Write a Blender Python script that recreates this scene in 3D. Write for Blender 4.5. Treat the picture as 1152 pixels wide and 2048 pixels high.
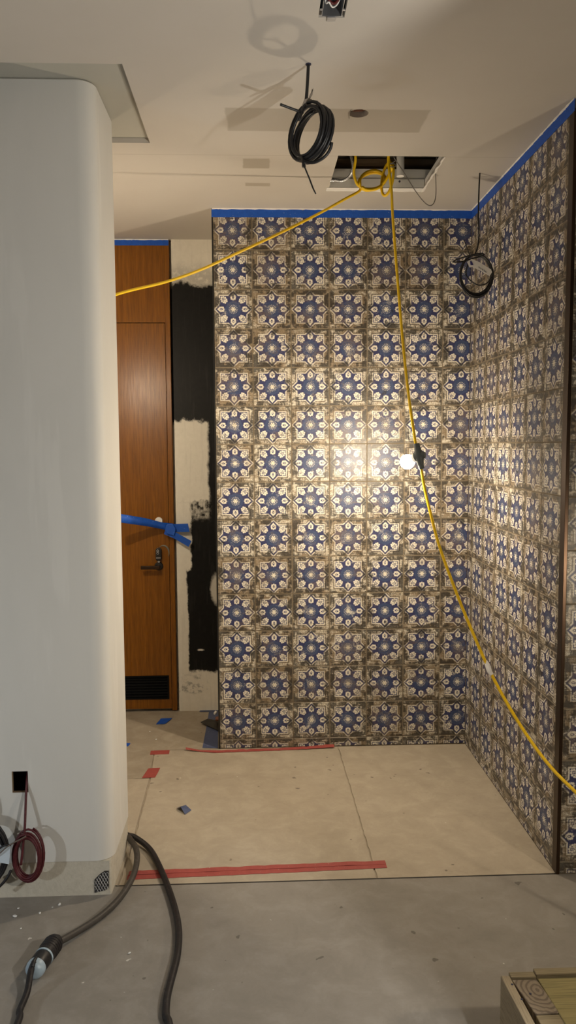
import bpy, bmesh, math, random
from mathutils import Vector, Matrix

for o in list(bpy.data.objects): bpy.data.objects.remove(o)
sc = bpy.context.scene
col = sc.collection
RNG = random.Random(7)
H = 2.858            # ceiling height

# ------------------------------------------------------------------ camera
cam_d = bpy.data.cameras.new('camera')
cam_d.sensor_fit = 'VERTICAL'; cam_d.sensor_height = 36.0; cam_d.lens = 27.698
cam_d.clip_start = 0.05
cam = bpy.data.objects.new('camera', cam_d); col.objects.link(cam)
R_, U_, B_ = (0.999163, -0.040486, -0.005905), (0.009323, 0.084764, 0.996357), (-0.039838, -0.995578, 0.085071)
cam.matrix_world = Matrix(((R_[0], U_[0], B_[0], -1.1349), (R_[1], U_[1], B_[1], -4.1765), (R_[2], U_[2], B_[2], 1.6454), (0, 0, 0, 1)))
sc.camera = cam

# ------------------------------------------------------------------ world, lights, exposure
w = bpy.data.worlds.new('world'); sc.world = w; w.use_nodes = True
bg = w.node_tree.nodes['Background']
bg.inputs[0].default_value = (0.80, 0.90, 1.0, 1); bg.inputs[1].default_value = 0.02
BULB_STRENGTH = 1350.0          # the bare bulb in the alcove
BULB2_STRENGTH = 800.0          # the next bulb on the string, off to the right
BULB3_STRENGTH = 780.0         # the next bulb the other way, behind the pier
WARM = (1.0, 0.835, 0.62)
def point_light(name, loc, power, color, radius):
    l = bpy.data.lights.new(name, 'POINT'); l.energy = power; l.color = color; l.shadow_soft_size = radius
    o = bpy.data.objects.new(name, l); o.location = loc; col.objects.link(o); return o
STAND_LAMP = (-0.01, -3.25, 1.51)      # LED work lamp on its tripod, right of the camera
FLOOR_LAMP = (-3.05, -2.45, 0.50)      # LED work lamp on the floor, left of the camera
point_light('stand_lamp_light', STAND_LAMP, 85.0, (1.0, 0.97, 0.91), 0.022)
point_light('floor_lamp_light', FLOOR_LAMP, 19.0, (0.86, 0.94, 1.0), 0.03)
sc.view_settings.view_transform = 'Standard'; sc.view_settings.look = 'None'
sc.view_settings.gamma = 1.0; sc.view_settings.use_curve_mapping = False
sc.view_settings.exposure = 0.0

# ------------------------------------------------------------------ node helpers
class N:
    """tiny expression wrapper over math nodes"""
    def __init__(s, t, sock): s.t = t; s.s = sock
    def _m(s, op, *a, clamp=False):
        n = s.t.nodes.new('ShaderNodeMath'); n.operation = op; n.use_clamp = clamp
        for i, v in enumerate((s,) + a):
            if isinstance(v, N): s.t.links.new(v.s, n.inputs[i])
            else: n.inputs[i].default_value = v
        return N(s.t, n.outputs[0])
    def __add__(s, o): return s._m('ADD', o)
    __radd__ = __add__
    def __sub__(s, o): return s._m('SUBTRACT', o)
    def __rsub__(s, o): return (s * -1.0) + o
    def __mul__(s, o): return s._m('MULTIPLY', o)
    __rmul__ = __mul__
    def __truediv__(s, o): return s._m('DIVIDE', o)
    def abs(s): return s._m('ABSOLUTE')
    def sqrt(s): return s._m('SQRT')
    def cos(s): return s._m('COSINE')
    def sin(s): return s._m('SINE')
    def max(s, o): return s._m('MAXIMUM', o)
    def min(s, o): return s._m('MINIMUM', o)
    def atan2(s, o): return s._m('ARCTAN2', o)
    def pow(s, o): return s._m('POWER', o)
    def below(s, edge, soft):
        """1 where value < edge"""
        n = s.t.nodes.new('ShaderNodeMapRange'); n.interpolation_type = 'SMOOTHSTEP'
        s.t.links.new(s.s, n.inputs[0])
        n.inputs[1].default_value = edge - soft; n.inputs[2].default_value = edge + soft
        n.inputs[3].default_value = 1; n.inputs[4].default_value = 0
        return N(s.t, n.outputs[0])
    def above(s, edge, soft): return 1.0 - s.below(edge, soft)

class Mat:
    def __init__(s, name, rough=0.6, spec=0.5, metal=0.0):
        s.m = bpy.data.materials.new(name); s.m.use_nodes = True
        s.t = s.m.node_tree; s.b = s.t.nodes['Principled BSDF']
        s.b.inputs['Roughness'].default_value = rough
        s.b.inputs['Specular IOR Level'].default_value = spec
        s.b.inputs['Metallic'].default_value = metal
    def new(s, k): return s.t.nodes.new(k)
    def coord(s, which='Object'):
        n = s.new('ShaderNodeTexCoord'); return n.outputs[which]
    def sep(s, sock):
        n = s.new('ShaderNodeSeparateXYZ'); s.t.links.new(sock, n.inputs[0])
        return [N(s.t, n.outputs[i]) for i in range(3)]
    def comb(s, *v):
        n = s.new('ShaderNodeCombineXYZ')
        for i, x in enumerate(v):
            if isinstance(x, N): s.t.links.new(x.s, n.inputs[i])
            else: n.inputs[i].default_value = x
        return n.outputs[0]
    def noise(s, vec, scale, detail=3, rough=0.55, dist=0.0, w=None):
        n = s.new('ShaderNodeTexNoise')
        if w is not None:
            n.noise_dimensions = '4D'; s.t.links.new(w.s, n.inputs['W'])
        s.t.links.new(vec, n.inputs['Vector']); n.inputs['Scale'].default_value = scale
        n.inputs['Detail'].default_value = detail; n.inputs['Roughness'].default_value = rough
        n.inputs['Distortion'].default_value = dist
        return N(s.t, n.outputs[0])
    def mapping(s, vec, scale=(1, 1, 1), rot=(0, 0, 0)):
        n = s.new('ShaderNodeMapping'); s.t.links.new(vec, n.inputs[0])
        n.inputs['Scale'].default_value = scale; n.inputs['Rotation'].default_value = rot
        return n.outputs[0]
    def mix(s, fac, a, b):
        n = s.new('ShaderNodeMix'); n.data_type = 'RGBA'
        if isinstance(fac, N): s.t.links.new(fac.s, n.inputs[0])
        else: n.inputs[0].default_value = fac
        for v, i in ((a, 6), (b, 7)):
            if isinstance(v, tuple): n.inputs[i].default_value = (*v[:3], 1)
            else: s.t.links.new(v, n.inputs[i])
        return n.outputs[2]
    def color(s, c):
        if isinstance(c, tuple): s.b.inputs['Base Color'].default_value = (*c[:3], 1)
        else: s.t.links.new(c, s.b.inputs['Base Color'])
        return s
    def roughness(s, n): s.t.links.new(n.s, s.b.inputs['Roughness']); return s
    def bump(s, h, strength=0.2, dist=0.002):
        n = s.new('ShaderNodeBump'); n.inputs['Strength'].default_value = strength
        n.inputs['Distance'].default_value = dist
        s.t.links.new(h.s, n.inputs['Height']); s.t.links.new(n.outputs[0], s.b.inputs['Normal']); return s

def plain(name, c, rough=0.6, var=0.15, scale=30, spec=0.5, metal=0.0, bump=0.0):
    """a plain colour with a little procedural unevenness"""
    m = Mat(name, rough, spec, metal); v = m.coord()
    n = m.noise(v, scale, 4)
    m.color(m.mix(n, tuple(x * (1 - var) for x in c), tuple(min(1, x * (1 + var)) for x in c)))
    if bump: m.bump(n, bump)
    return m.m

# ------------------------------------------------------------------ materials
def tile_material():
    m = Mat('patterned_tile', 0.42, 0.5)
    uvn = m.coord('UV'); u, v, _ = m.sep(uvn)
    oi = m.new('ShaderNodeObjectInfo'); rnd = N(m.t, oi.outputs['Random'])
    wv = rnd * 40.0
    # slight hand-printed wobble
    wob = m.noise(uvn, 9.0, 2, w=wv)
    x = u - 0.5 + (wob - 0.5) * 0.012
    y = v - 0.5 + (wob - 0.5) * -0.012
    ax, ay = x.abs(), y.abs()
    a, b = ax.max(ay), ax.min(ay)
    d, e = (a + b) * 0.7071, (a - b) * 0.7071
    r = (x * x + y * y).sqrt()
    th = y.atan2(x)
    S = 0.006
    def circ(p, q, p0, q0, rad, soft=S):
        return ((p - p0) * (p - p0) + (q - q0) * (q - q0)).sqrt().below(rad, soft)
    def ell(p, q, p0, rp, rq, soft=0.10):
        P, Q = (p - p0) / rp, q / rq
        return (P * P + Q * Q).sqrt().below(1.0, soft)
    star = (a - 0.352).min((a + b - 0.482) * 0.7071)
    inside = star.below(0.0, S)
    line = star.abs().below(0.0125, S)
    shade = (star - 0.034).abs().below(0.013, S)
    # cardinal tulips
    tulip = ell(a, b, 0.318, 0.058, 0.046).max(circ(a, b, 0.264, 0.042, 0.024)).max(circ(a, b, 0.298, 0.048, 0.024))
    tip = ((a - 0.33) + b * 1.15).below(0.088, S) * a.above(0.325, S)
    tulip = tulip.max(tip)
    core = ell(a, b, 0.310, 0.042, 0.026); seed = ell(a, b, 0.318, 0.020, 0.010)
    stem = circ(a, b, 0.243, 0.0, 0.020)
    # diagonal blossoms
    bl = circ(d, e, 0.300, 0.050, 0.024).max(circ(d, e, 0.350, 0.060, 0.024)).max(circ(d, e, 0.398, 0.040, 0.023))
    bl = bl.max(circ(d, e, 0.425, 0.0, 0.024)).max(ell(d, e, 0.335, 0.060, 0.030)).max(circ(d, e, 0.262, 0.028, 0.024))
    blcore = ell(d, e, 0.362, 0.040, 0.020); blseed = ell(d, e, 0.365, 0.020, 0.009)
    blcut = circ(d, e, 0.325, 0.036, 0.010)
    # round medallion
    med = (r - (th * 16.0).cos() * 0.008 - (th * 8.0).cos() * 0.006).below(0.205, 0.012)
    ring = (r - (th * 8.0).cos() * 0.010 - 0.150).abs().below(0.007, 0.006)
    rays = ((th * 16.0).cos().above(0.55, 0.25)) * (r - 0.098).abs().below(0.020, 0.006)
    hub = (r - (th * 6.0).cos() * 0.005).below(0.063, S)
    dots = (th * 6.0 + 3.14159).cos().above(0.45, 0.25) * (r - 0.045).abs().below(0.0095, 0.004)
    # leaf scrolls of the frame between star and edge
    scr = m.noise(m.comb(a, b, 0.0), 16.0, 2, 0.5, 2.4)
    scroll = (scr - 0.5).abs().below(0.045, 0.02)
    scroll2 = m.noise(m.comb(a * 0.7, b * 1.3, 3.7), 26.0, 2, 0.5, 1.5).above(0.56, 0.05)
    # glaze colours, uneven per tile
    big = m.noise(uvn, 2.6, 4, 0.6, 0.4, w=wv)
    fine = m.noise(uvn, 22.0, 5, 0.7, 0.3, w=wv + 3.0)
    streak = m.noise(m.mapping(uvn, (5, 34, 1)), 1.0, 4, 0.65, 0.2, w=wv + 7.0)
    streakv = m.noise(m.mapping(uvn, (34, 5, 1)), 1.0, 4, 0.65, 0.2, w=wv + 9.0)
    cream = m.mix(fine, (0.56, 0.50, 0.38), (0.90, 0.87, 0.77))
    brown = m.mix(fine, (0.048, 0.034, 0.019), (0.31, 0.215, 0.115))
    indigo = m.mix(fine, (0.014, 0.016, 0.058), (0.055, 0.062, 0.165))
    blue = m.mix(big, (0.018, 0.032, 0.092), (0.078, 0.110, 0.215))
    edge = a.above(0.36, 0.12)
    frame = m.mix(scroll * 0.75, cream, brown)
    frame = m.mix(scroll2 * 0.62, frame, brown)
    c = m.mix(shade * 0.8, frame, (0.07, 0.055, 0.05))
    c = m.mix(inside, c, indigo)
    c = m.mix(med * inside, c, blue)
    c = m.mix(ring * inside * 0.45, c, (0.03, 0.035, 0.075))
    c = m.mix(rays * 0.75, c, cream)
    c = m.mix(tulip * inside, c, cream)
    c = m.mix(core, c, indigo); c = m.mix(seed, c, cream)
    c = m.mix(stem, c, cream)
    c = m.mix(bl * inside, c, cream)
    c = m.mix((blcore - blseed).max(0.0).max(blcut), c, indigo)
    c = m.mix(hub, c, cream); c = m.mix(dots, c, (0.04, 0.035, 0.04))
    c = c
    # wear: brown grime near the edges, pale scuffing over the print, dark scorches
    grime_n = big * 0.62 + streak * 0.30 + fine * 0.34 + edge * 0.06 + (rnd * 37.3).sin() * 0.055
    grime = grime_n.above(0.678, 0.07) * (0.84 - inside * 0.40)
    c = m.mix(grime, c, brown)
    c = m.mix(line * (fine * 1.1 + 0.25)._m('MINIMUM', 1.0) * (1.0 - grime * 0.45), c, cream)
    pale_n = m.noise(uvn, 3.4, 5, 0.65, 0.6, w=wv + 15.0) * 0.7 + fine * 0.35
    c = m.mix(pale_n.above(0.635, 0.07) * 0.72, c, cream)
    dk_n = m.noise(uvn, 4.2, 4, 0.6, 0.5, w=wv + 21.0) * 0.62 + streak * 0.2 + streakv * 0.2 + edge * 0.14
    c = m.mix(dk_n.above(0.625, 0.04) * 0.85, c, (0.020, 0.018, 0.017))
    # worn lip at the tile edge
    lip = a.above(0.482, 0.006)
    c = m.mix(lip * 0.55, c, (0.30, 0.24, 0.16))
    m.color(c)
    m.roughness(fine * 0.35 + 0.24)
    m.bump(fine, 0.25, 0.0014)
    return m.m

def wood_material(name, c1, c2, c3, axis='Z', rough=0.35, scale=1.0):
    m = Mat(name, rough, 0.32); o = m.coord()
    st = {'Z': (1, 1, 0.035), 'Y': (1, 0.035, 1), 'X': (0.035, 1, 1)}[axis]
    v = m.mapping(o, tuple(s * 60 * scale for s in st))
    n1 = m.noise(v, 1.0, 5, 0.62, 0.15)
    v2 = m.mapping(o, tuple(s * 260 * scale for s in st))
    n2 = m.noise(v2, 1.0, 3, 0.6)
    n3 = m.noise(o, 3.0, 2)
    c = m.mix(n1.above(0.5, 0.2), c1, c2)
    c = m.mix(n2.above(0.56, 0.10) * 0.6, c, c3)
    c = m.mix(n3 * 0.4, c, c2)
    m.color(c); m.roughness(n2 * 0.25 + (rough - 0.1)); m.bump(n2, 0.15, 0.0008)
    return m.m

def endgrain_material():
    m = Mat('end_grain_wood', 0.75, 0.3); o = m.coord(); x, y, z = m.sep(o)
    nz = m.noise(o, 14, 3)
    dx, dy = x - 0.012 + (nz - 0.5) * 0.030, (y - 0.02) * 0.75 + (nz - 0.5) * 0.034
    r = (dx * dx + dy * dy).sqrt()
    rings = (r * 520.0).sin()
    n = m.noise(o, 120, 4)
    c = m.mix(n, (0.20, 0.16, 0.115), (0.30, 0.25, 0.18))
    c = m.mix(rings.above(0.35, 0.35) * 0.75, c, (0.12, 0.09, 0.07))
    m.color(c); m.bump(rings + n, 0.3, 0.001); return m.m

def floor_material(name, base, dark, light, scale=1.0):
    m = Mat(name, 0.78, 0.3); o = m.coord()
    n1 = m.noise(o, 1.6 * scale, 5, 0.6); n2 = m.noise(o, 9 * scale, 6, 0.68, 0.4); n3 = m.noise(o, 90 * scale, 3, 0.6)
    c = m.mix(n1.above(0.5, 0.2) * 0.55, base, dark)
    c = m.mix(n2.above(0.56, 0.12) * 0.45, c, light)
    c = m.mix(n2.below(0.40, 0.07) * 0.40, c, dark)
    c = m.mix(n3 * 0.20, c, tuple(x * 0.6 for x in base))
    sp = m.noise(o, 26 * scale, 2, 0.5); c = m.mix(sp.above(0.775, 0.012) * 0.6, c, (0.75, 0.72, 0.66))
    sd = m.noise(m.mapping(o, (1, 1, 1), (0.3, 0.2, 1.0)), 19 * scale, 2, 0.5); c = m.mix(sd.above(0.735, 0.012) * 0.6, c, (0.07, 0.06, 0.05))
    m.color(c); m.bump(n2 + n3 * 0.4, 0.25, 0.002); m.roughness(n1 * 0.25 + 0.62)
    return m.m

def ceiling_material():
    m = Mat('ceiling_paint', 0.75, 0.25); o = m.coord(); x, y, z = m.sep(o)
    n = m.noise(o, 5, 4); f = m.noise(o, 60, 3)
    c = m.mix(n, (0.50, 0.46, 0.405), (0.54, 0.50, 0.445))
    jx, jy = x + (n - 0.5) * 0.03, y + (n - 0.5) * 0.02
    def rect(x0, x1, y0, y1, s=0.006):
        return jx.above(x0, s) * jx.below(x1, s) * jy.above(y0, s) * jy.below(y1, s)
    mud = (0.33, 0.288, 0.228)
    c = m.mix(rect(-1.235, -0.487, -1.215, -1.005, 0.005) * 0.62, c, mud)
    c = m.mix(rect(-1.183, -1.066, -0.712, -0.592, 0.004) * 0.75, c, mud)
    c = m.mix(rect(-1.174, -1.063, -0.400, -0.352, 0.004) * 0.75, c, mud)
    seam = (y + 0.748).abs().below(0.0022, 0.002)
    c = m.mix(seam * 0.45, c, (0.30, 0.26, 0.20))
    m.color(c); m.bump(f * 0.6 + n, 0.06, 0.003); return m.m

def plaster_material():
    m = Mat('skim_plaster', 0.7, 0.3); o = m.coord()
    t = m.noise(m.mapping(o, (2.2, 2.2, 0.8)), 1.6, 4, 0.55, 0.6); f = m.noise(o, 70, 4); s = m.noise(m.mapping(o, (9, 9, 1.2)), 1.3, 3)
    c = m.mix(t, (0.595, 0.58, 0.535), (0.70, 0.68, 0.63)); c = m.mix(s.above(0.62, 0.05) * 0.35, c, (0.74, 0.72, 0.67))
    m.color(c); m.bump(t * 2.0 + s + f * 0.25, 0.12, 0.006); return m.m

def painted_wall_material():
    """cream wall with rough areas of black paint still on it"""
    m = Mat('part_painted_wall', 0.55, 0.18); o = m.coord(); x, y, z = m.sep(o)
    n = m.noise(o, 7, 4, 0.6, 0.3); f = m.noise(o, 40, 5, 0.65); st = m.noise(m.mapping(o, (60, 60, 5)), 1, 4)
    jx = x + (n - 0.5) * 0.05 + (f - 0.5) * 0.02; jz = z + (n - 0.5) * 0.10 + (f - 0.5) * 0.05
    cream = m.mix(f, (0.70, 0.655, 0.56), (0.83, 0.785, 0.69)); cream = m.mix(st.above(0.6, 0.1) * 0.3, cream, (0.60, 0.56, 0.49))
    black = m.mix(f, (0.004, 0.004, 0.004), (0.013, 0.012, 0.011)); black = m.mix(st.above(0.62, 0.08) * 0.3, black, (0.035, 0.032, 0.029))
    blk = jz.above(0.252, 0.012) * jz.below(2.598, 0.012)
    p1 = jx.below(-1.424, 0.010) * jz.above(1.300, 0.012) * jz.below(1.785, 0.012)
    p2 = jx.below(-1.538 , 0.008) * jz.below(1.32, 0.02)
    narrow = jx.below(-1.560, 0.006) * jz.below(0.93, 0.02)
    p2 = jx.below(-1.534, 0.006) * jz.below(1.32, 0.02) * jz.above(0.90, 0.01)
    smear = jx.below(-1.425, 0.02) * jz.above(1.20, 0.03) * jz.below(1.33, 0.03) * (f * 0.6 + st * 0.5).above(0.53, 0.10) * 0.75
    blob = (((x + 1.385) * (x + 1.385) * 6.0 + (z - 0.765) * (z - 0.765)).sqrt() + (f - 0.5) * 0.05).below(0.09, 0.02) * 0.75
    k = blk * (1.0 - p1.max(p2).max(narrow).max(smear).max(blob))
    fleck = (((x + 1.487) * (x + 1.487) * 0.12 + (z - 0.385) * (z - 0.385)).sqrt() + (f - 0.5) * 0.012).below(0.006, 0.003)
    k = k * (1.0 - fleck)
    sm = jx.below(-1.45, 0.04) * jz.above(0.13, 0.015) * jz.below(0.235, 0.02) * f.above(0.52, 0.06) * n.above(0.5, 0.05)
    gr = jz.above(2.57, 0.02) * jz.below(2.70, 0.05) * f.above(0.42, 0.12) * 0.45
    c = m.mix(gr, cream, (0.20, 0.19, 0.17)); c = m.mix(sm * 0.5, c, (0.05, 0.05, 0.045)); c = m.mix(k, c, black)
    m.color(c); m.roughness(k * -0.18 + 0.68); m.bump(st + f, 0.15, 0.002); return m.m

def tape_material(name, c, fleck=0.0):
    m = Mat(name, 0.55, 0.4); o = m.coord(); f = m.noise(o, 45, 4); s = m.noise(o, 160, 2)
    cc = m.mix(f, tuple(x * 0.78 for x in c), tuple(min(1, x * 1.2) for x in c))
    if fleck: cc = m.mix(s.above(0.76 - fleck, 0.01) * 0.8, cc, (0.7, 0.7, 0.72))
    m.color(cc); m.bump(f, 0.12, 0.001); return m.m

def emit_material(name, c, strength):
    m = Mat(name, 0.3); m.color((0.9, 0.9, 0.9))
    m.b.inputs['Emission Color'].default_value = (*c, 1); m.b.inputs['Emission Strength'].default_value = strength
    return m.m

def concrete_base_material():
    m = Mat('raw_base', 0.9, 0.2); o = m.coord(); f = m.noise(o, 55, 6, 0.7, 0.5); n = m.noise(o, 9, 4)
    c = m.mix(f, (0.42, 0.38, 0.30), (0.66, 0.61, 0.51)); c = m.mix(n.above(0.55, 0.1) * 0.5, c, (0.62, 0.57, 0.47))
    c = m.mix(m.noise(o, 120, 2).above(0.72, 0.02) * 0.6, c, (0.10, 0.09, 0.08))
    m.color(c); m.bump(f + n, 0.5, 0.004); return m.m

def sleeve_material(name, c, scuff):
    m = Mat(name, 0.5, 0.4); o = m.coord(); f = m.noise(o, 60, 4, 0.7); n = m.noise(o, 14, 3)
    cc = m.mix(f.above(0.58, 0.08) * 0.6, c, scuff); cc = m.mix(n * 0.5, cc, tuple(x * 0.7 for x in c))
    m.color(cc); m.bump(f, 0.2, 0.001); return m.m

M = dict(
    grille=plain('matt_black_grille', (0.004, 0.004, 0.004), 0.8, 0.3, 40, 0.15),
    bare=plain('bare_board', (0.40, 0.385, 0.33), 0.85, 0.08, 6),
    tile=tile_material(), ceiling=ceiling_material(), plaster=plaster_material(), painted=painted_wall_material(),
    grout=plain('grout', (0.20, 0.165, 0.12), 0.9, 0.25, 50), board=plain('drywall_edge', (0.55, 0.51, 0.45), 0.9, 0.12, 40),
    base=concrete_base_material(),
    oak=wood_material('oak_veneer', (0.165, 0.054, 0.004), (0.245, 0.090, 0.007), (0.070, 0.021, 0.002), 'Z', 0.30),
    slab=floor_material('alcove_slab', (0.37, 0.315, 0.24), (0.27, 0.228, 0.17), (0.47, 0.415, 0.325)),
    sheet=floor_material('floor_board_sheet', (0.43, 0.37, 0.287), (0.34, 0.29, 0.22), (0.52, 0.46, 0.365)),
    front=floor_material('front_floor', (0.275, 0.252, 0.222), (0.215, 0.198, 0.172), (0.345, 0.322, 0.29)),
    bluetape=tape_material('blue_masking_tape', (0.010, 0.090, 0.48), 0.03), bluedull=tape_material('dusty_blue_tape', (0.070, 0.090, 0.175), 0.04),
    redtape=tape_material('red_tape', (0.34, 0.070, 0.060), 0.02),
    caulk=plain('white_caulk', (0.80, 0.77, 0.72), 0.8), black=plain('black_rubber', (0.010, 0.010, 0.011), 0.42, 0.3, 60),
    blackmetal=plain('black_metal', (0.012, 0.011, 0.010), 0.35, 0.2, 30), bronze=plain('dark_bronze', (0.055, 0.034, 0.022), 0.32, 0.2, 20, 0.5, 0.85),
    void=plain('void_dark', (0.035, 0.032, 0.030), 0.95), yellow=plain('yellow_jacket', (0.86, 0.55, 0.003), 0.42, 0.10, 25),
    grey=plain('grey_plastic', (0.085, 0.095, 0.095), 0.5, 0.1, 40), steel=plain('galvanised_steel', (0.55, 0.56, 0.58), 0.35, 0.12, 40, 0.5, 0.9),
    white=plain('white_plastic', (0.80, 0.78, 0.74), 0.5, 0.05, 20), paper=plain('paper', (0.78, 0.75, 0.70), 0.8, 0.06, 25), ink=plain('ink', (0.02, 0.02, 0.05), 0.6),
    bluemark=plain('blue_marker', (0.03, 0.03, 0.16), 0.6), beige=plain('beige_duct', (0.42, 0.37, 0.30), 0.7, 0.1, 15),
    redwire=sleeve_material('dark_red_jacket', (0.085, 0.010, 0.014), (0.16, 0.05, 0.05)), hose=sleeve_material('dusty_black_cable', (0.012, 0.010, 0.011), (0.040, 0.034, 0.033)),
    hosepale=sleeve_material('dust_brown_cable', (0.055, 0.047, 0.040), (0.10, 0.088, 0.076)), wiregrey=plain('grey_wire', (0.22, 0.20, 0.18), 0.5),
    brownwire=plain('brown_wire', (0.13, 0.10, 0.075), 0.5), cap=plain('pale_blue_plastic', (0.34, 0.43, 0.50), 0.35, 0.12, 30),
    lumber=wood_material('rough_lumber', (0.25, 0.20, 0.13), (0.33, 0.27, 0.18), (0.09, 0.07, 0.045), 'Y', 0.8, 1.6),
    lumberx=wood_material('rough_lumber_cross', (0.22, 0.18, 0.11), (0.29, 0.24, 0.15), (0.10, 0.08, 0.05), 'X', 0.8, 1.2),
    yellumber=wood_material('yellow_pine', (0.25, 0.21, 0.09), (0.31, 0.26, 0.12), (0.11, 0.10, 0.05), 'X', 0.8, 0.8), endgrain=endgrain_material(),
    darklumber=wood_material('brown_lumber', (0.24, 0.16, 0.09), (0.30, 0.21, 0.12), (0.10, 0.07, 0.04), 'Z', 0.8, 1.2),
    joist=wood_material('old_joist', (0.22, 0.15, 0.085), (0.28, 0.20, 0.12), (0.12, 0.08, 0.05), 'X', 0.8), chip=plain('plaster_chip', (0.72, 0.72, 0.70), 0.9),
    bulb=emit_material('lit_bulb_glass', WARM, BULB_STRENGTH), bulbneck=emit_material('glowing_bulb_base', WARM, 0.45), bulbrear=emit_material('dim_bulb_glass', WARM, 14.0), bulb2=emit_material('lit_bulb_glass_right', WARM, BULB2_STRENGTH), bulb3=emit_material('lit_bulb_glass_left', WARM, BULB3_STRENGTH),
    brass=plain('brass', (0.60, 0.40, 0.12), 0.3, 0.1, 20, 0.5, 0.9), rust=plain('rusty_can', (0.20, 0.08, 0.045), 0.6, 0.3, 40), redcap=plain('dark_red_wire', (0.10, 0.008, 0.008), 0.5),
    torn=plain('torn_tape', (0.30, 0.25, 0.20), 0.8, 0.2, 40), crescent=plain('crescent_mark', (0.17, 0.17, 0.14), 0.6), lampbody=plain('lamp_housing', (0.05, 0.05, 0.055), 0.5),
    bag=plain('pale_blue_paper', (0.55, 0.62, 0.68), 0.7, 0.12, 40),
)

# ------------------------------------------------------------------ mesh helpers
ORG = {}                                    # world origin of every object
def org(o): return ORG[o.name] if o is not None else Vector((0, 0, 0))
def link(o, origin, parent):
    origin = Vector(origin); ORG[o.name] = origin
    o.location = origin - org(parent)
    if parent is not None: o.parent = parent
    col.objects.link(o); return o
def tag(o, label=None, cat=None, group=None, kind=None):
    if label: o['label'] = label
    if cat: o['category'] = cat
    if group: o['group'] = group
    if kind: o['kind'] = kind
    return o
def empty(name, loc): 
    o = bpy.data.objects.new(name, None); o.empty_display_size = 0.05
    return link(o, loc, None)
def mesh(name, verts, faces, mat, parent=None, origin=None, smooth=False, mats=None, fmat=None):
    """verts in world metres; origin defaults to the base centre of the piece"""
    vs = [Vector(v) for v in verts]
    if origin is None:
        xs = [v.x for v in vs]; ys = [v.y for v in vs]; zs = [v.z for v in vs]
        origin = Vector(((min(xs) + max(xs)) / 2, (min(ys) + max(ys)) / 2, min(zs)))
    origin = Vector(origin)
    me = bpy.data.meshes.new(name); me.from_pydata([v - origin for v in vs], [], faces)
    for mm in (mats or [mat]): me.materials.append(mm)
    if fmat:
        for i, k in enumerate(fmat): me.polygons[i].material_index = k
    if smooth:
        for p in me.polygons: p.use_smooth = True
    me.update()
    bm = bmesh.new(); bm.from_mesh(me); bmesh.ops.recalc_face_normals(bm, faces=bm.faces); bm.to_mesh(me); bm.free()
    o = bpy.data.objects.new(name, me); return link(o, origin, parent)
def boxvf(a, b):
    x0, y0, z0 = a; x1, y1, z1 = b
    v = [(x0, y0, z0), (x1, y0, z0), (x1, y1, z0), (x0, y1, z0), (x0, y0, z1), (x1, y0, z1), (x1, y1, z1), (x0, y1, z1)]
    f = [(0, 3, 2, 1), (4, 5, 6, 7), (0, 1, 5, 4), (1, 2, 6, 5), (2, 3, 7, 6), (3, 0, 4, 7)]
    return v, f
def bevel(o, wdt=0.002, seg=2):
    md = o.modifiers.new('bevel', 'BEVEL'); md.width = wdt; md.segments = seg; md.limit_method = 'ANGLE'; return o
def box(name, a, b, mat, parent=None, bev=0.0, origin=None):
    v, f = boxvf(a, b); o = mesh(name, v, f, mat, parent, origin)
    return bevel(o, bev) if bev else o
def joinvf(parts):
    V, F = [], []
    for v, f in parts:
        k = len(V); V += list(v); F += [tuple(i + k for i in q) for q in f]
    return V, F
def prism(pts, axis, lo, hi):
    """polygon (2-D) pushed along an axis: x -> (y,z), y -> (x,z), z -> (x,y)"""
    n = len(pts); V = []
    for t in (lo, hi):
        for p, q in pts: V.append({'x': (t, p, q), 'y': (p, t, q), 'z': (p, q, t)}[axis])
    F = [tuple(range(n))[::-1], tuple(range(n, 2 * n))] + [(i, (i + 1) % n, n + (i + 1) % n, n + i) for i in range(n)]
    return V, F
def catmull(P, sub=6, closed=False):
    P = [Vector(p) for p in P]; n = len(P); out = []
    if n < 3: return P
    rng = range(n if closed else n - 1)
    for i in rng:
        p1, p2 = P[i], P[(i + 1) % n]
        p0 = P[(i - 1) % n] if (closed or i > 0) else p1 * 2 - p2
        p3 = P[(i + 2) % n] if (closed or i + 2 < n) else p2 * 2 - p1
        for k in range(sub):
            t = k / sub
            out.append(0.5 * ((2 * p1) + (p2 - p0) * t + (2 * p0 - 5 * p1 + 4 * p2 - p3) * t * t + (3 * p1 - p0 - 3 * p2 + p3) * t ** 3))
    if not closed: out.append(P[-1])
    return out
def tubevf(P, r, seg=8, closed=False, flat=None):
    """r: radius or list; flat=(u,v) scales the section"""
    P = [Vector(p) for p in P]; n = len(P); V, F = [], []
    up = None
    for i in range(n):
        a = P[(i - 1) % n] if (closed or i) else P[0]; b = P[(i + 1) % n] if (closed or i < n - 1) else P[-1]
        t = (b - a).normalized()
        if up is None:
            up = Vector((0, 0, 1)) if abs(t.z) < 0.9 else Vector((1, 0, 0))
        s = t.cross(up).normalized(); up = s.cross(t).normalized()
        rr = r[i] if isinstance(r, (list, tuple)) else r
        for k in range(seg):
            A = 2 * math.pi * k / seg
            V.append(P[i] + s * math.cos(A) * rr + up * math.sin(A) * rr)
    m = n if closed else n - 1
    for i in range(m):
        for k in range(seg):
            j = (i + 1) % n
            F.append((i * seg + k, i * seg + (k + 1) % seg, j * seg + (k + 1) % seg, j * seg + k))
    if not closed:
        F.append(tuple(range(seg))[::-1]); F.append(tuple((n - 1) * seg + k for k in range(seg)))
    return V, F
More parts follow.
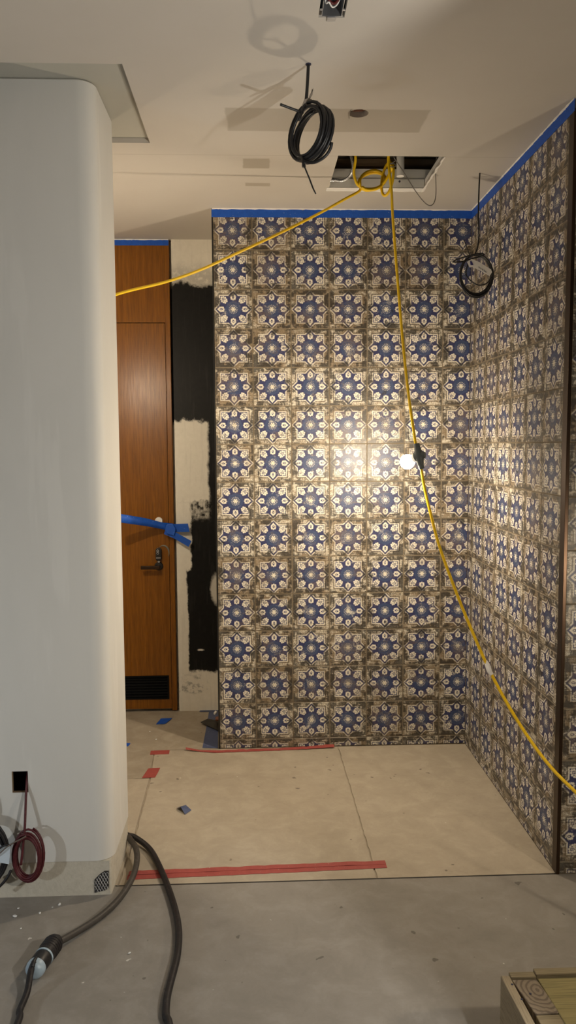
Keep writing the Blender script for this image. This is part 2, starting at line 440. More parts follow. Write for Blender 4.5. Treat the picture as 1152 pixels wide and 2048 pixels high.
def tube(name, P, r, mat, parent=None, seg=8, sub=6, closed=False, smooth=True, origin=None):
    Q = catmull(P, sub, closed) if sub else P
    if isinstance(r, (list, tuple)) and sub:
        rr = []
        for i in range(len(r) - 1): rr += [r[i] + (r[i + 1] - r[i]) * k / sub for k in range(sub)]
        r = rr + [r[-1]]
    V, F = tubevf(Q, r, seg, closed); return mesh(name, V, F, mat, parent, origin, smooth)
def lathe(name, prof, base, axis, mat, parent=None, seg=20, smooth=True, origin=None):
    """prof: list of (radius, distance along axis)"""
    ax = Vector(axis).normalized(); h = Vector((0, 0, 1)) if abs(ax.z) < 0.9 else Vector((1, 0, 0))
    s = ax.cross(h).normalized(); t = s.cross(ax).normalized(); base = Vector(base)
    V, F = [], []
    for r, d in prof:
        for k in range(seg):
            A = 2 * math.pi * k / seg; V.append(base + ax * d + s * (math.cos(A) * max(r, 1e-5)) + t * (math.sin(A) * max(r, 1e-5)))
    for i in range(len(prof) - 1):
        for k in range(seg): F.append((i * seg + k, i * seg + (k + 1) % seg, (i + 1) * seg + (k + 1) % seg, (i + 1) * seg + k))
    F.append(tuple(range(seg))[::-1]); F.append(tuple((len(prof) - 1) * seg + k for k in range(seg)))
    o = mesh(name, V, F, mat, parent, origin, smooth)
    if smooth:
        md = o.modifiers.new('edge', 'EDGE_SPLIT'); md.split_angle = math.radians(40)
    return o
def ribbon(name, rows, th, mat, parent=None, smooth=True, origin=None):
    """rows: list of (pointA, pointB) across the ribbon; a thin sheet with real thickness"""
    V, F = [], []
    n = len(rows)
    for a, b in rows: V += [Vector(a), Vector(b)]
    for i in range(n - 1): F.append((2 * i, 2 * i + 1, 2 * i + 3, 2 * i + 2))
    o = mesh(name, V, F, mat, parent, origin, smooth)
    md = o.modifiers.new('thick', 'SOLIDIFY'); md.thickness = th; md.offset = 0
    return o
def jag(pts, amp, step, rng):
    """a polyline with small irregular teeth"""
    out = []
    for (a, b) in zip(pts[:-1], pts[1:]):
        a, b = Vector(a), Vector(b); L = (b - a).length; n = max(1, int(L / step)); nr = Vector((-(b - a).y, (b - a).x)).normalized()
        for i in range(n):
            k = 0 if i == 0 else rng.uniform(-amp, amp); out.append(tuple(a.lerp(b, i / n) + nr * k))
    out.append(tuple(pts[-1])); return out

# ================================================================== THE SETTING
# ---- floor
floor = box('floor', (-3.6, -5.2, -0.08), (1.9, 0.75, -0.004), M['slab'], origin=(0, 0, 0)); tag(floor, kind='structure')
r1 = random.Random(3)
def sheet(pts, mat, z1=0.0, z0=-0.0045):
    V, F = prism(pts, 'z', z0, z1); o = mesh('floor_sheet', V, F, mat, floor, origin=(0, 0, 0)); return o
seamA = jag([(-0.690, -1.322), (-0.696, -0.62), (-0.703, -0.012)], 0.0022, 0.03, r1)
sheet([(-1.664, -1.322)] + [(x - 0.0035, y) for x, y in seamA] + [(-1.696, -0.012)] + jag([(-1.696, -0.012), (-1.672, -0.37), (-1.658, -1.0), (-1.664, -1.322)], 0.0025, 0.03, r1)[1:-1], M['sheet'])
sheet([(x + 0.003, y) for x, y in seamA] + [(-0.002, -0.012), (-0.002, -1.322)], M['sheet'])
sheet([(-2.6, -1.322), (-1.672, -1.322), (-1.666, -1.0), (-1.680, -0.375), (-2.6, -0.375)], M['sheet'], 0.001)
sheet([(-2.6, -0.366), (-1.682, -0.366), (-1.702, -0.004), (-1.36, -0.004), (-1.36, 0.655), (-2.6, 0.655)], M['slab'], -0.0005)
fr = sheet([(-3.6, -5.2), (1.9, -5.2), (1.9, -1.331), (-1.69, -1.331), (-3.6, -1.331)], M['front'])
thr = box('trim_1', (-1.675, -1.3305, -0.004), (-0.001, -1.3225, -0.001), M['blackmetal']); tag(thr, kind='structure')

# ---- ceiling with the recess round the pier, the hatch, the lamp hole and the box hole
HX0, HX1, HY0, HY1 = -0.777, -0.322, -0.752, -0.300
BX0, BX1, BY0, BY1 = -0.946, -0.872, -1.955, -1.826
CX, CY, CR = -0.746, -1.177, 0.036
def ceiling_mesh():
    xs = sorted({-3.6, -1.55, BX0, BX1, CX - 0.05, CX + 0.05, HX0, HX1, 1.9}); ys = sorted({-5.2, BY0, BY1, -1.533, CY - 0.05, CY + 0.05, -0.872, HY0, HY1, 0.70})
    V, F, idx = [], [], {}
    def vid(x, y):
        k = (round(x, 5), round(y, 5))
        if k not in idx: idx[k] = len(V); V.append((x, y, H))
        return idx[k]
    for i in range(len(xs) - 1):
        for j in range(len(ys) - 1):
            x0, x1, y0, y1 = xs[i], xs[i + 1], ys[j], ys[j + 1]; mx, my = (x0 + x1) / 2, (y0 + y1) / 2
            if mx < -1.55 and -1.533 < my < -0.872: continue
            if HX0 < mx < HX1 and HY0 < my < HY1: continue
            if BX0 < mx < BX1 and BY0 < my < BY1: continue
            if abs(mx - CX) < 0.04 and abs(my - CY) < 0.04:
                n = 32; ring = [vid(CX + CR * math.cos(2 * math.pi * k / n), CY + CR * math.sin(2 * math.pi * k / n)) for k in range(n)]
                cs = [vid(x1, y1), vid(x0, y1), vid(x0, y0), vid(x1, y0)]
                for q in range(4):
                    s = q * 8
                    for k in range(8): F.append((ring[(s + k) % n], cs[q], ring[(s + k + 1) % n]))
                    F.append((ring[(s + 8) % n], cs[q], cs[(q + 1) % 4]))
                continue
            F.append((vid(x0, y0), vid(x1, y0), vid(x1, y1), vid(x0, y1)))
    return V, F
cv, cf = ceiling_mesh()
me = bpy.data.meshes.new('ceiling'); bm = bmesh.new()
bvs = [bm.verts.new(v) for v in cv]
for f in cf: bm.faces.new([bvs[i] for i in f])
bmesh.ops.recalc_face_normals(bm, faces=bm.faces)
if sum(f.normal.z * f.calc_area() for f in bm.faces) > 0: bmesh.ops.reverse_faces(bm, faces=bm.faces)
bm.to_mesh(me); bm.free(); me.materials.append(M['ceiling'])
ceiling = bpy.data.objects.new('ceiling', me); link(ceiling, (0, 0, 0), None); tag(ceiling, kind='structure')
sd = ceiling.modifiers.new('thick', 'SOLIDIFY'); sd.thickness = 0.020; sd.offset = -1
rec = box('recess_panel', (-3.6, -1.60, H + 0.0205), (-1.50, -0.80, H + 0.03), M['bare'], ceiling, origin=(0, 0, 0))
# plenum above the hatch: rough slab and sides
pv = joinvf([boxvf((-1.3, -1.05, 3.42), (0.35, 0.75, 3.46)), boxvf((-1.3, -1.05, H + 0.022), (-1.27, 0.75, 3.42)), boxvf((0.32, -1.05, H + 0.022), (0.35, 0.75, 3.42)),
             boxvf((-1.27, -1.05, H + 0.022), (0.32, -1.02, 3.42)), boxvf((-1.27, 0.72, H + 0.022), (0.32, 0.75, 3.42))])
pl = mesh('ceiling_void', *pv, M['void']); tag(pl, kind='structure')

# ---- tiled walls
TILE = 0.2
def tile_mesh(wd, ht, u0, v0):
    """a glazed tile with chamfered rim; origin at the lower-left of its module, face at y=0"""
    g, t, ch = 0.0013, 0.0085, 0.0016
    x0, x1, z0, z1 = g, wd - g, g, ht - g
    V = [(x0 + ch, 0, z0 + ch), (x1 - ch, 0, z0 + ch), (x1 - ch, 0, z1 - ch), (x0 + ch, 0, z1 - ch),
         (x0, ch, z0), (x1, ch, z0), (x1, ch, z1), (x0, ch, z1), (x0, t, z0), (x1, t, z0), (x1, t, z1), (x0, t, z1)]
    F = [(0, 1, 2, 3)] + [(4 + i, 4 + (i + 1) % 4, (i + 1) % 4, i) for i in range(4)] + [(8 + i, 8 + (i + 1) % 4, 4 + (i + 1) % 4, 4 + i) for i in range(4)] + [(11, 10, 9, 8)]
    me = bpy.data.meshes.new('tile'); me.from_pydata(V, [], F); me.materials.append(M['tile'])
    uv = me.uv_layers.new(name='UVMap')
    for lp in me.loops:
        x, y, z = V[lp.vertex_index]; uv.data[lp.index].uv = (u0 + x / TILE, v0 + z / TILE)
    return me
TM = {}
def put_tile(parent, loc, rz, wd, ht, u0, v0, rng):
    k = (round(wd, 4), round(ht, 4), round(u0, 3), round(v0, 3))
    if k not in TM: TM[k] = tile_mesh(wd, ht, u0, v0)
    o = bpy.data.objects.new('tile', TM[k])
    dp = rng.uniform(-0.0005, 0.0005)
    n = Vector((math.sin(rz), -math.cos(rz), 0))
    o.rotation_euler = (rng.uniform(-0.0025, 0.0025), 0, rz + rng.uniform(-0.0025, 0.0025))
    link(o, Vector(loc) + n * dp, parent)
rows = [(0.0, 0.0486, 1 - 0.0486 / TILE)] + [(0.0486 + TILE * j, TILE, 0.0) for j in range(14)]
wall_back = box('wall_back', (-1.3445, 0.003, -0.004), (0.09, 0.60, H), M['grout'], origin=(0, 0, 0)); tag(wall_back, kind='structure')
wall_right = box('wall_right', (0.003, -1.3265, -0.004), (0.09, 0.003, H), M['grout'], origin=(0, 0, 0)); tag(wall_right, kind='structure')
wall_front = box('wall_front', (0.09, -1.3265, -0.004), (1.9, -1.22, H), M['grout'], origin=(0, 0, 0)); tag(wall_front, kind='structure')
rt = random.Random(11)
c0, r0 = 0.1463, 0.0876
for z, h, v0 in rows:
    put_tile(wall_back, (-c0, 0, z), 0, c0, h, 0.0, v0, rt)
    for k in range(1, 7): put_tile(wall_back, (-c0 - TILE * k, 0, z), 0, TILE, h, 0.0, v0, rt)
    put_tile(wall_right, (0, 0, z), -math.pi / 2, r0, h, 1 - r0 / TILE, v0, rt)
    for k in range(6): put_tile(wall_right, (0, -r0 - TILE * k, z), -math.pi / 2, TILE, h, 0.0, v0, rt)
    for k in range(3): put_tile(wall_front, (0.010 + TILE * k, -1.3295, z), 0, TILE, h, 0.0, v0, rt)
# corner and end trims
V, F = prism([(-0.002, -1.2895), (-0.002, -1.3325), (0.011, -1.3325), (0.011, -1.3262), (0.0035, -1.3262), (0.0035, -1.2895)], 'z', 0.0, 2.822)
tr = mesh('trim_2', V, F, M['bronze']); tag(bevel(tr, 0.001), kind='structure')
V, F = prism([(-1.3525, -0.001), (-1.3465, -0.001), (-1.3465, 0.02), (-1.3525, 0.02)], 'z', 0.0, H)
tr = mesh('trim_3', V, F, M['blackmetal']); tag(tr, kind='structure')
V, F = boxvf((-1.3500, 0.02, -0.004), (-1.3446, 0.60, H)); tag(mesh('wall_end', V, F, M['painted'], None, (0, 0, 0)), kind='structure')

# ---- wall with the door
DY = 0.62
wd_ = joinvf([boxvf((-1.6255, DY, -0.004), (0.09, 0.70, H)), boxvf((-3.6, DY, 2.8585), (-1.6255, 0.70, H + 0.05)), boxvf((-3.6, DY + 0.06, -0.004), (-1.6255, 0.70, 2.8585)), boxvf((-3.6, DY - 0.02, -0.004), (-2.62, DY + 0.06, 2.8585))])
wall_door = mesh('wall_door', *wd_, M['painted'], None, (0, 0, 0)); tag(wall_door, kind='structure')
wl2 = box('wall_side', (-2.62, -1.03, -0.004), (-2.56, DY - 0.02, H), M['plaster'], origin=(0, 0, 0)); tag(wl2, kind='structure')
door = empty('door_1', (-2.1, DY, 0)); tag(door, 'oak veneered door with flush transom panel and black louvre grille', kind='structure')
box('door_jamb', (-1.6685, DY - 0.002, 0.006), (-1.6385, DY + 0.05, 2.858), M['oak'], door, 0.002)
GX0, GX1, GZ0, GZ1 = -2.46, -1.686, 0.079, 0.228
lv = joinvf([boxvf((-2.5595, DY + 0.001, 0.018), (GX0, DY + 0.045, 2.3705)), boxvf((GX1, DY + 0.001, 0.018), (-1.6715, DY + 0.045, 2.3705)), boxvf((GX0, DY + 0.001, 0.018), (GX1, DY + 0.045, GZ0)), boxvf((GX0, DY + 0.001, GZ1), (GX1, DY + 0.045, 2.3705))])
mesh('door_leaf', *lv, M['oak'], door, (-2.1, DY, 0.018))
box('transom_panel', (-2.5595, DY + 0.001, 2.3755), (-1.6690, DY + 0.045, 2.858), M['oak'], door, origin=(-2.1, DY, 2.3755))
gr = mesh('louvre_grille', *joinvf([boxvf((GX0, DY - 0.003, GZ0), (GX1, DY + 0.004, GZ0 + 0.010)), boxvf((GX0, DY - 0.003, GZ1 - 0.010), (GX1, DY + 0.004, GZ1)), boxvf((GX1 - 0.010, DY - 0.003, GZ0 + 0.010), (GX1, DY + 0.004, GZ1 - 0.010)), boxvf((GX0, DY + 0.030, GZ0), (GX1, DY + 0.033, GZ1))]), M['grille'], door)
for k in range(7):
    z = GZ0 + 0.016 + k * 0.0178
    V = [(GX0, DY + 0.001, z), (GX1 - 0.010, DY + 0.001, z), (GX1 - 0.010, DY + 0.016, z + 0.014), (GX0, DY + 0.016, z + 0.014)]
    V += [(x, y, zz + 0.0016) for x, y, zz in V]
    F = [(0, 3, 2, 1), (4, 5, 6, 7), (0, 1, 5, 4), (1, 2, 6, 5), (2, 3, 7, 6), (3, 0, 4, 7)]
    mesh('slat', V, F, M['grille'], gr)
# lever and keypad lock
hx, hz = -1.734, 0.912
lev = empty('lever_handle', (hx, DY, hz)); ORG[lev.name] = Vector((hx, DY, hz)); lev.parent = door; lev.location = Vector((hx, DY, hz)) - ORG[door.name]
lathe('rose', [(0.0, 0.0), (0.026, 0.0), (0.026, 0.008), (0.022, 0.012), (0.011, 0.013), (0.010, 0.045), (0.0, 0.045)], (hx, DY + 0.001, hz), (0, -1, 0), M['blackmetal'], lev)
V, F = boxvf((hx - 0.104, DY - 0.052, hz - 0.014), (hx + 0.012, DY - 0.038, hz + 0.008)); bevel(mesh('lever', V, F, M['bronze'], lev), 0.004, 3)
lock = empty('keypad_lock', (-1.733, DY, 0.95)); lock.parent = door; lock.location = Vector((-1.733, DY, 0.95)) - ORG[door.name]
pts = [(-1.751, 0.955), (-1.751, 1.008)] + [(-1.733 + 0.018 * math.cos(math.pi - math.pi * k / 8), 1.008 + 0.018 * math.sin(math.pi * k / 8)) for k in range(1, 8)] + [(-1.715, 1.008), (-1.715, 0.955), (-1.725, 0.946), (-1.741, 0.946)]
V, F = prism(pts, 'y', DY - 0.022, DY + 0.001); bevel(mesh('lock_body', V, F, M['blackmetal'], lock), 0.003)
box('status_strip', (-1.747, DY - 0.0235, 0.962), (-1.720, DY - 0.0215, 0.967), M['steel'], lock)
for k, zz in enumerate((1.008, 0.993)):
    tube('emblem_ring', [(-1.737 + 0.0055 * math.cos(2 * math.pi * i / 10), DY - 0.023, zz + 0.0065 * math.sin(2 * math.pi * i / 10)) for i in range(10)], 0.0017, M['steel'], lock, 6, 2, True)
lathe('key_cylinder', [(0.0, 0), (0.007, 0), (0.007, 0.012), (0.0, 0.012)], (-1.733, DY + 0.001, 0.940), (0, -1, 0), M['steel'], lock, 12)
lathe('deadbolt_cover', [(0.0, 0), (0.024, 0), (0.022, 0.012), (0.0, 0.014)], (-1.729, DY + 0.001, 1.188), (0, -1, 0), M['white'], door, 20)
tube('crescent_mark', [(-1.706 + 0.035 * math.cos(t), DY + 0.0003, 0.992 + 0.045 * math.sin(t)) for t in [2.3 - 0.28 * i for i in range(11)]], [0.002, 0.0025, 0.004, 0.005, 0.006, 0.0065, 0.006, 0.005, 0.004, 0.0025, 0.002], M['crescent'], door, 6, 3)  # thin greyish crescent mark set on the door surface

# ---- plastered pier on the left with its raw base and cut hole
PX1, PYF, PYB, PR, PZ0 = -1.672, -1.387, -1.030, 0.062, 0.133
hxa, hxb, hza, hzb = -2.026, -1.969, 0.398, 0.477
pier_top = H + 0.0195
def pier():
    V, F = [], []
    prof = [(-3.6, PYF), (hxa, PYF), (hxb, PYF)] + [(PX1 - PR + PR * math.sin(t), PYF + PR - PR * math.cos(t)) for t in [math.pi / 2 * k / 12 for k in range(13)]] + [(PX1, PYB - 0.012), (PX1 - 0.012, PYB), (-3.6, PYB)]
    zs = [PZ0, hza, hzb, pier_top - 0.005, pier_top]
    n = len(prof)
    for j, z in enumerate(zs):
        for x, y in prof:
            if j == 4: x2, y2 = (x - 0.004 if x > -1.8 else x), (y + 0.004 if y < -1.2 else y); V.append((x2, y2, z))
            else: V.append((x, y, z))
    for j in range(4):
        for i in range(n - 1):
            if j == 1 and i == 1: continue
            F.append((j * n + i, j * n + i + 1, (j + 1) * n + i + 1, (j + 1) * n + i))
    F.append(tuple(range(n))[::-1]); F.append(tuple(4 * n + i for i in range(n)))
    return V, F
wall_left = mesh('wall_left', *pier(), M['plaster'], None, (0, 0, 0)); tag(wall_left, kind='structure')
for p in wall_left.data.polygons: p.use_smooth = True
es = wall_left.modifiers.new('edge', 'EDGE_SPLIT'); es.split_angle = math.radians(30)
# hole lining: cut drywall edge and dark cavity
t_ = 0.016
hl = joinvf([boxvf((hxa - 0.004, PYF + 0.0005, hza - 0.004), (hxa, PYF + t_, hzb + 0.004)), boxvf((hxb, PYF + 0.0005, hza - 0.004), (hxb + 0.004, PYF + t_, hzb + 0.004)), boxvf((hxa, PYF + 0.0005, hza - 0.004), (hxb, PYF + t_, hza)), boxvf((hxa, PYF + 0.0005, hzb), (hxb, PYF + t_, hzb + 0.004))])
mesh('cut_edge', *hl, M['joist'], wall_left)
cvv = joinvf([boxvf((hxa - 0.03, PYF + 0.10, hza - 0.03), (hxb + 0.03, PYF + 0.104, hzb + 0.03)), boxvf((hxa - 0.034, PYF + t_, hza - 0.03), (hxa - 0.03, PYF + 0.10, hzb + 0.03)), boxvf((hxb + 0.03, PYF + t_, hza - 0.03), (hxb + 0.034, PYF + 0.10, hzb + 0.03)), boxvf((hxa - 0.03, PYF + t_, hza - 0.034), (hxb + 0.03, PYF + 0.10, hza - 0.03)), boxvf((hxa - 0.03, PYF + t_, hzb + 0.03), (hxb + 0.03, PYF + 0.10, hzb + 0.034))])
mesh('wall_cavity', *cvv, M['void'], wall_left)
# raw base
bs = prism([(-3.6, PYF + 0.004), (-1.752, PYF + 0.004), (-1.686, PYF + 0.004), (-1.681, PYF + 0.012), (-1.677, PYB - 0.004), (-3.6, PYB - 0.004)], 'z', -0.003, PZ0 - 0.002)
base = mesh('baseboard_left', *bs, M['base'], None, (0, 0, 0)); tag(base, kind='structure')
# expanded metal lath showing at the foot of the corner
lath_c = [(-1.742, 0.010), (-1.700, 0.020), (-1.690, 0.030), (-1.689, 0.092), (-1.704, 0.092), (-1.722, 0.080), (-1.741, 0.060)]
V, F = prism(lath_c, 'y', PYF + 0.0005, PYF + 0.0039); lathb = mesh('lath_dark_plate', V, F, M['void'], base)  # flat dark plate; its colour stands in for the unlit hollow behind the lath
def inpoly(x, z):
    c = False; n = len(lath_c)
    for i in range(n):
        (x1, z1), (x2, z2) = lath_c[i], lath_c[(i + 1) % n]
        if (z1 > z) != (z2 > z) and x < (x2 - x1) * (z - z1) / (z2 - z1) + x1: c = not c
    return c
parts = []
for s in (-1, 1):
    for k in range(-14, 15):
        run = []
        for i in range(60):
            t = -0.1 + i * 0.2 / 59; x = -1.715 + t * 0.52 + k * 0.0105; z = 0.05 + s * t
            if inpoly(x, z): run.append((x, PYF - 0.001 + s * 0.0006, z))
        if len(run) > 2: parts.append(tubevf([run[0], run[-1]], 0.0012, 4))
tag(mesh('metal_lath', *joinvf(parts), M['steel'], lathb), kind='stuff')

# ================================================================== TAPE STRIPS
rj = random.Random(21)
def wall_tape(name, A, B, z0, z1, nrm, label, cat, ragged=0.004):
    """strip of tape on a wall from A to B (x,y), ragged along the painted top edge"""
    A, B, nrm = Vector(A), Vector(B), Vector(nrm); L = (B - A).length; n = max(8, int(L / 0.012)); V, F = [], []
    for i in range(n + 1):
        p = A.lerp(B, i / n); zt = z1 - abs(rj.gauss(0, 1)) * ragged * 0.5 - (ragged if rj.random() < 0.06 else 0); zb = z0 + rj.uniform(-0.0006, 0.0006)
        for off in (0.0008, 0.0022):
            q = p + nrm * off; V += [(q.x, q.y, zb), (q.x, q.y, zt)]
    for i in range(n):
        a = 4 * i; b = a + 4
        F += [(a + 2, b + 2, b + 3, a + 3), (a, a + 1, b + 1, b), (a + 1, a + 3, b + 3, b + 1), (a, b, b + 2, a + 2)]
    F += [(0, 2, 3, 1), (4 * n, 4 * n + 1, 4 * n + 3, 4 * n + 2)]
    o = mesh(name, V, F, M['bluetape']); tag(o, label, cat, 'blue masking tape along the ceiling line')
    return o
wall_tape('masking_tape_strip', (-1.352, 0), (-0.002, 0), 2.8135, H - 0.001, (0, -1), 'long blue masking tape strip across the top of the back tiled wall', 'tape')
wall_tape('masking_tape_strip', (0, -0.003), (0, -1.333), 2.8125, H - 0.001, (-1, 0), 'blue masking tape strip along the top of the right tiled wall', 'tape')
wall_tape('masking_tape_strip', (-2.55, DY), (-1.640, DY), 2.822, H - 0.001, (0, -1), 'short blue masking tape strip above the oak door', 'tape')
def caulk(A, B, nrm):
    A, B = Vector(A), Vector(B); n = int((B - A).length / 0.02); P = []
    for i in range(n + 1):
        p = A.lerp(B, i / n); P.append((p.x + nrm[0] * 0.001, p.y + nrm[1] * 0.001, H - 0.001))
    V, F = tubevf(P, [0.003 + rj.random() * 0.0035 for _ in P], 6); return V, F
ck = joinvf([caulk((-1.35, 0), (-0.002, 0), (0, -1)), caulk((0, -0.002), (0, -1.33), (-1, 0)), caulk((-2.5, DY), (-1.64, DY), (0, -1))])
tag(mesh('trim_4', *ck, M['caulk'], None, None, True), kind='structure')

def floor_tape(name, pts, mat, label, z=0.0008, group=None, lift=None, cat='tape'):
    """flat strip: pts = list of (a, b) across; lift = height per row"""
    rows_ = []
    for i, (a, b) in enumerate(pts):
        h = lift[i] if lift else 0.0
        rows_.append(((a[0], a[1], z + h), (b[0], b[1], z + h * 0.6)))
    o = ribbon(name, rows_, 0.0007, mat, smooth=False); tag(o, label, cat, group); return o
def strip(A, B, wdt, n, amp, rng, lift=0):
    A, B = Vector(A), Vector(B); nr = Vector((-(B - A).y, (B - A).x)).normalized(); out = []
    for i in range(n + 1):
        p = A.lerp(B, i / n); j = rng.uniform(-amp, amp); out.append((tuple(p + nr * (wdt / 2 + j)), tuple(p - nr * (wdt / 2 - j * 0.6))))
    return out
rr = random.Random(5)
# front red tape: two overlapping lengths pressed over the sheets
floor_tape('red_tape_strip', strip((-1.642, -1.272), (-0.640, -1.238), 0.034, 40, 0.0022, rr), M['redtape'], 'long red tape strip along the front edge of the floor sheets', group='red tape on the floor', lift=[rr.uniform(0, 0.0012) for _ in range(41)])
floor_tape('red_tape_strip', strip((-1.640, -1.244), (-0.640, -1.216), 0.026, 40, 0.0022, rr), M['redtape'], 'narrower red tape length lapped behind the long front strip', z=0.0018, group='red tape on the floor', lift=[rr.uniform(0, 0.003) for _ in range(41)])
bk = strip((-1.372, -0.050), (-0.725, -0.022), 0.030, 30, 0.003, rr)
bk = [((-1.530, -0.016), (-1.528, -0.030)), ((-1.45, -0.030), (-1.45, -0.046))] + bk
floor_tape('red_tape_strip', bk, M['redtape'], 'curling red tape strip at the foot of the back tiled wall', group='red tape on the floor', lift=[0.016, 0.004] + [0.001 + 0.010 * max(0, (i - 20) / 10) + rr.uniform(0, 0.004) for i in range(31)])
floor_tape('red_tape_strip', strip((-1.717, -0.041), (-1.616, -0.037), 0.055, 4, 0.002, rr), M['redtape'], 'small red tape piece nearest the oak door', group='red tape on the floor')
floor_tape('red_tape_strip', [((-1.700, -0.250), (-1.640, -0.246)), ((-1.708, -0.31), (-1.645, -0.306)), ((-1.716, -0.366), (-1.651, -0.362))], M['redtape'], 'small red tape piece bridging the left floor seam', group='red tape on the floor', z=0.0016)
floor_tape('blue_tape_scrap', [((-1.742, 0.391, -0)[:2], (-1.724, 0.493, 0)[:2]), ((-1.688, 0.388, 0)[:2], (-1.655, 0.489, 0)[:2])], M['bluetape'], 'flat blue tape scrap on the floor in front of the door', lift=[0, 0.004], cat='tape scrap')
floor_tape('blue_tape_scrap', [((-1.511, -0.708, 0)[:2], (-1.492, -0.689, 0)[:2]), ((-1.488, -0.739, 0)[:2], (-1.469, -0.7, 0)[:2]), ((-1.467, -0.769, 0)[:2], (-1.442, -0.726, 0)[:2])], M['bluedull'], 'crumpled blue-grey tape scrap in the middle of the floor sheet', lift=[0.004, 0.022, 0.002], cat='tape scrap')
floor_tape('blue_tape_scrap', [((-1.881, 0.065, 0)[:2], (-1.877, 0.108, 0)[:2]), ((-1.852, 0.056, 0)[:2], (-1.845, 0.099, -0)[:2])], M['bluetape'], 'tiny blue tape scrap on the floor beside the plastered pier', cat='tape scrap')
floor_tape('blue_tape_scrap', [((-1.442, 0.012, 0)[:2], (-1.357, -0, 0)[:2]), ((-1.44, 0.284, -0)[:2], (-1.37, 0.28, 0)[:2]), ((-1.441, 0.593, 0)[:2], (-1.379, 0.59, 0)[:2])], M['bluedull'], 'wide dusty blue tape strip on the floor beside the tiled wall end', lift=[0, 0.002, 0], cat='tape scrap')
floor_tape('blue_tape_scrap', [((-1.5, 0.597, 0)[:2], (-1.495, 0.661, 0)[:2]), ((-1.441, 0.593, 0)[:2], (-1.439, 0.668, 0)[:2]), ((-1.385, 0.59, 0)[:2], (-1.382, 0.664, 0)[:2])], M['bluedull'], 'short blue tape strip lying along the foot of the painted wall', z=0.0022, cat='tape scrap')

# tape barrier tied to the door hardware
tb = empty('tape_barrier', (-1.66, 0.56, 1.05)); tag(tb, 'blue masking tape barrier tied in a knot over the door lock', 'tape')
a0, a1 = (-1.939, 0.4, 1.255), (-1.94, 0.4, 1.205); b0, b1 = (-1.798, 0.52, 1.216), (-1.793, 0.52, 1.168); c0_, c1 = (-1.703, 0.585, 1.182), (-1.695, 0.585, 1.139); d0, d1 = (-1.641, 0.59, 1.175), (-1.648, 0.59, 1.123)
ribbon('tape_band', [(a0, a1), (b0, b1), (c0_, c1), (d0, d1)], 0.001, M['bluetape'], tb)
ribbon('tape_end', [((-1.677, 0.588, 1.175), (-1.659, 0.588, 1.127)), ((-1.622, 0.58, 1.173), (-1.623, 0.586, 1.123)), ((-1.549, 0.575, 1.175), (-1.541, 0.58, 1.123))], 0.001, M['bluetape'], tb, False)
ribbon('tape_end', [((-1.683, 0.584, 1.148), (-1.696, 0.586, 1.112)), ((-1.628, 0.574, 1.125), (-1.629, 0.58, 1.082)), ((-1.529, 0.57, 1.069), (-1.548, 0.575, 1.033))], 0.001, M['bluetape'], tb, False)
V, F = prism([(-1.678, 0.57, 1.171)[::2], (-1.639, 0.57, 1.177)[::2], (-1.621, 0.57, 1.143)[::2], (-1.631, 0.57, 1.101)[::2], (-1.676, 0.57, 1.114)[::2], (-1.687, 0.57, 1.144)[::2]], 'y', 0.566, 0.580); bevel(mesh('knot', V, F, M['bluetape'], tb), 0.004)

# ================================================================== HATCH CONTENTS
hf = empty('hatch_frame', ((HX0 + HX1) / 2, HY1, H)); tag(hf, 'pale framing boards round the open ceiling hatch', 'hatch frame')
M['hatchwhite'] = plain('white_gloss_paint', (0.92, 0.90, 0.85), 0.5, 0.03, 15)
def hboard(y0, z0, y1, z1, x0, x1):
    V, F = prism([(y0, z0), (y1, z1), (y1 + 0.016, z1 - 0.004), (y0 + 0.016, z0)], 'x', x0, x1); bevel(mesh('board', V, F, M['hatchwhite'], hf), 0.001)
HB = HY1 - 0.043
box('flange', (HX0 - 0.012, HB - 0.001, H - 0.0035), (HX1 + 0.006, HB + 0.048, H - 0.0004), M['white'], hf, 0.001)
hboard(HB, H + 0.0005, HB + 0.004, H + 0.042, HX0 + 0.001, HX1 - 0.001)
hboard(HB + 0.006, H + 0.0425, HB + 0.012, H + 0.090, HX0 - 0.03, HX1 + 0.03)
box('board', (HX1 + 0.002, HY0 + 0.01, H + 0.0202), (HX1 + 0.02, HY1, H + 0.044), M['white'], hf, 0.001)
box('board', (HX0 - 0.02, HY0 + 0.01, H + 0.0202), (HX0 - 0.002, HY1, H + 0.044), M['white'], hf, 0.001)
# torn drywall paper round the opening
rjh = random.Random(9)
rimp = [(HX1 - 0.001, HY0, H - 0.0015), (HX1 - 0.001, HY1, H - 0.0015), (HX0 + 0.001, HY1, H - 0.0015)]
Q = []
for (p, q) in zip(rimp[:-1], rimp[1:]):
    for i in range(16): Q.append(tuple(Vector(p).lerp(Vector(q), i / 16) + Vector((rjh.uniform(-0.003, 0.003), rjh.uniform(-0.003, 0.003), 0))))
V, F = tubevf(Q, [0.002 + rjh.random() * 0.004 for _ in Q], 6); mesh('torn_edge', V, F, M['caulk'], hf)
jb = box('ceiling_joist', (-1.22, -0.305, 2.955), (0.30, -0.255, 3.005), M['joist'], None, 0.003); tag(jb, 'brown wooden joist running across inside the ceiling hatch', 'joist')
tag(tube('conduit_pipe', [(-1.26, -0.280, 3.019), (0.31, -0.280, 3.019)], 0.013, M['beige'], None, 12, 0), 'straight beige conduit lying on the joist inside the hatch', 'pipe')
p0 = (-0.443, -0.3, 2.977); 
dp = empty('drain_pipe', (p0[0], -0.366, 2.90)); tag(dp, 'white plastic pipe standing upright in the ceiling hatch', 'pipe')
lathe('pipe', [(0.0, 0), (0.018, 0), (0.018, 0.50), (0.0, 0.50)], (p0[0], -0.366, 2.903), (0, 0, 1), M['white'], dp, 18)
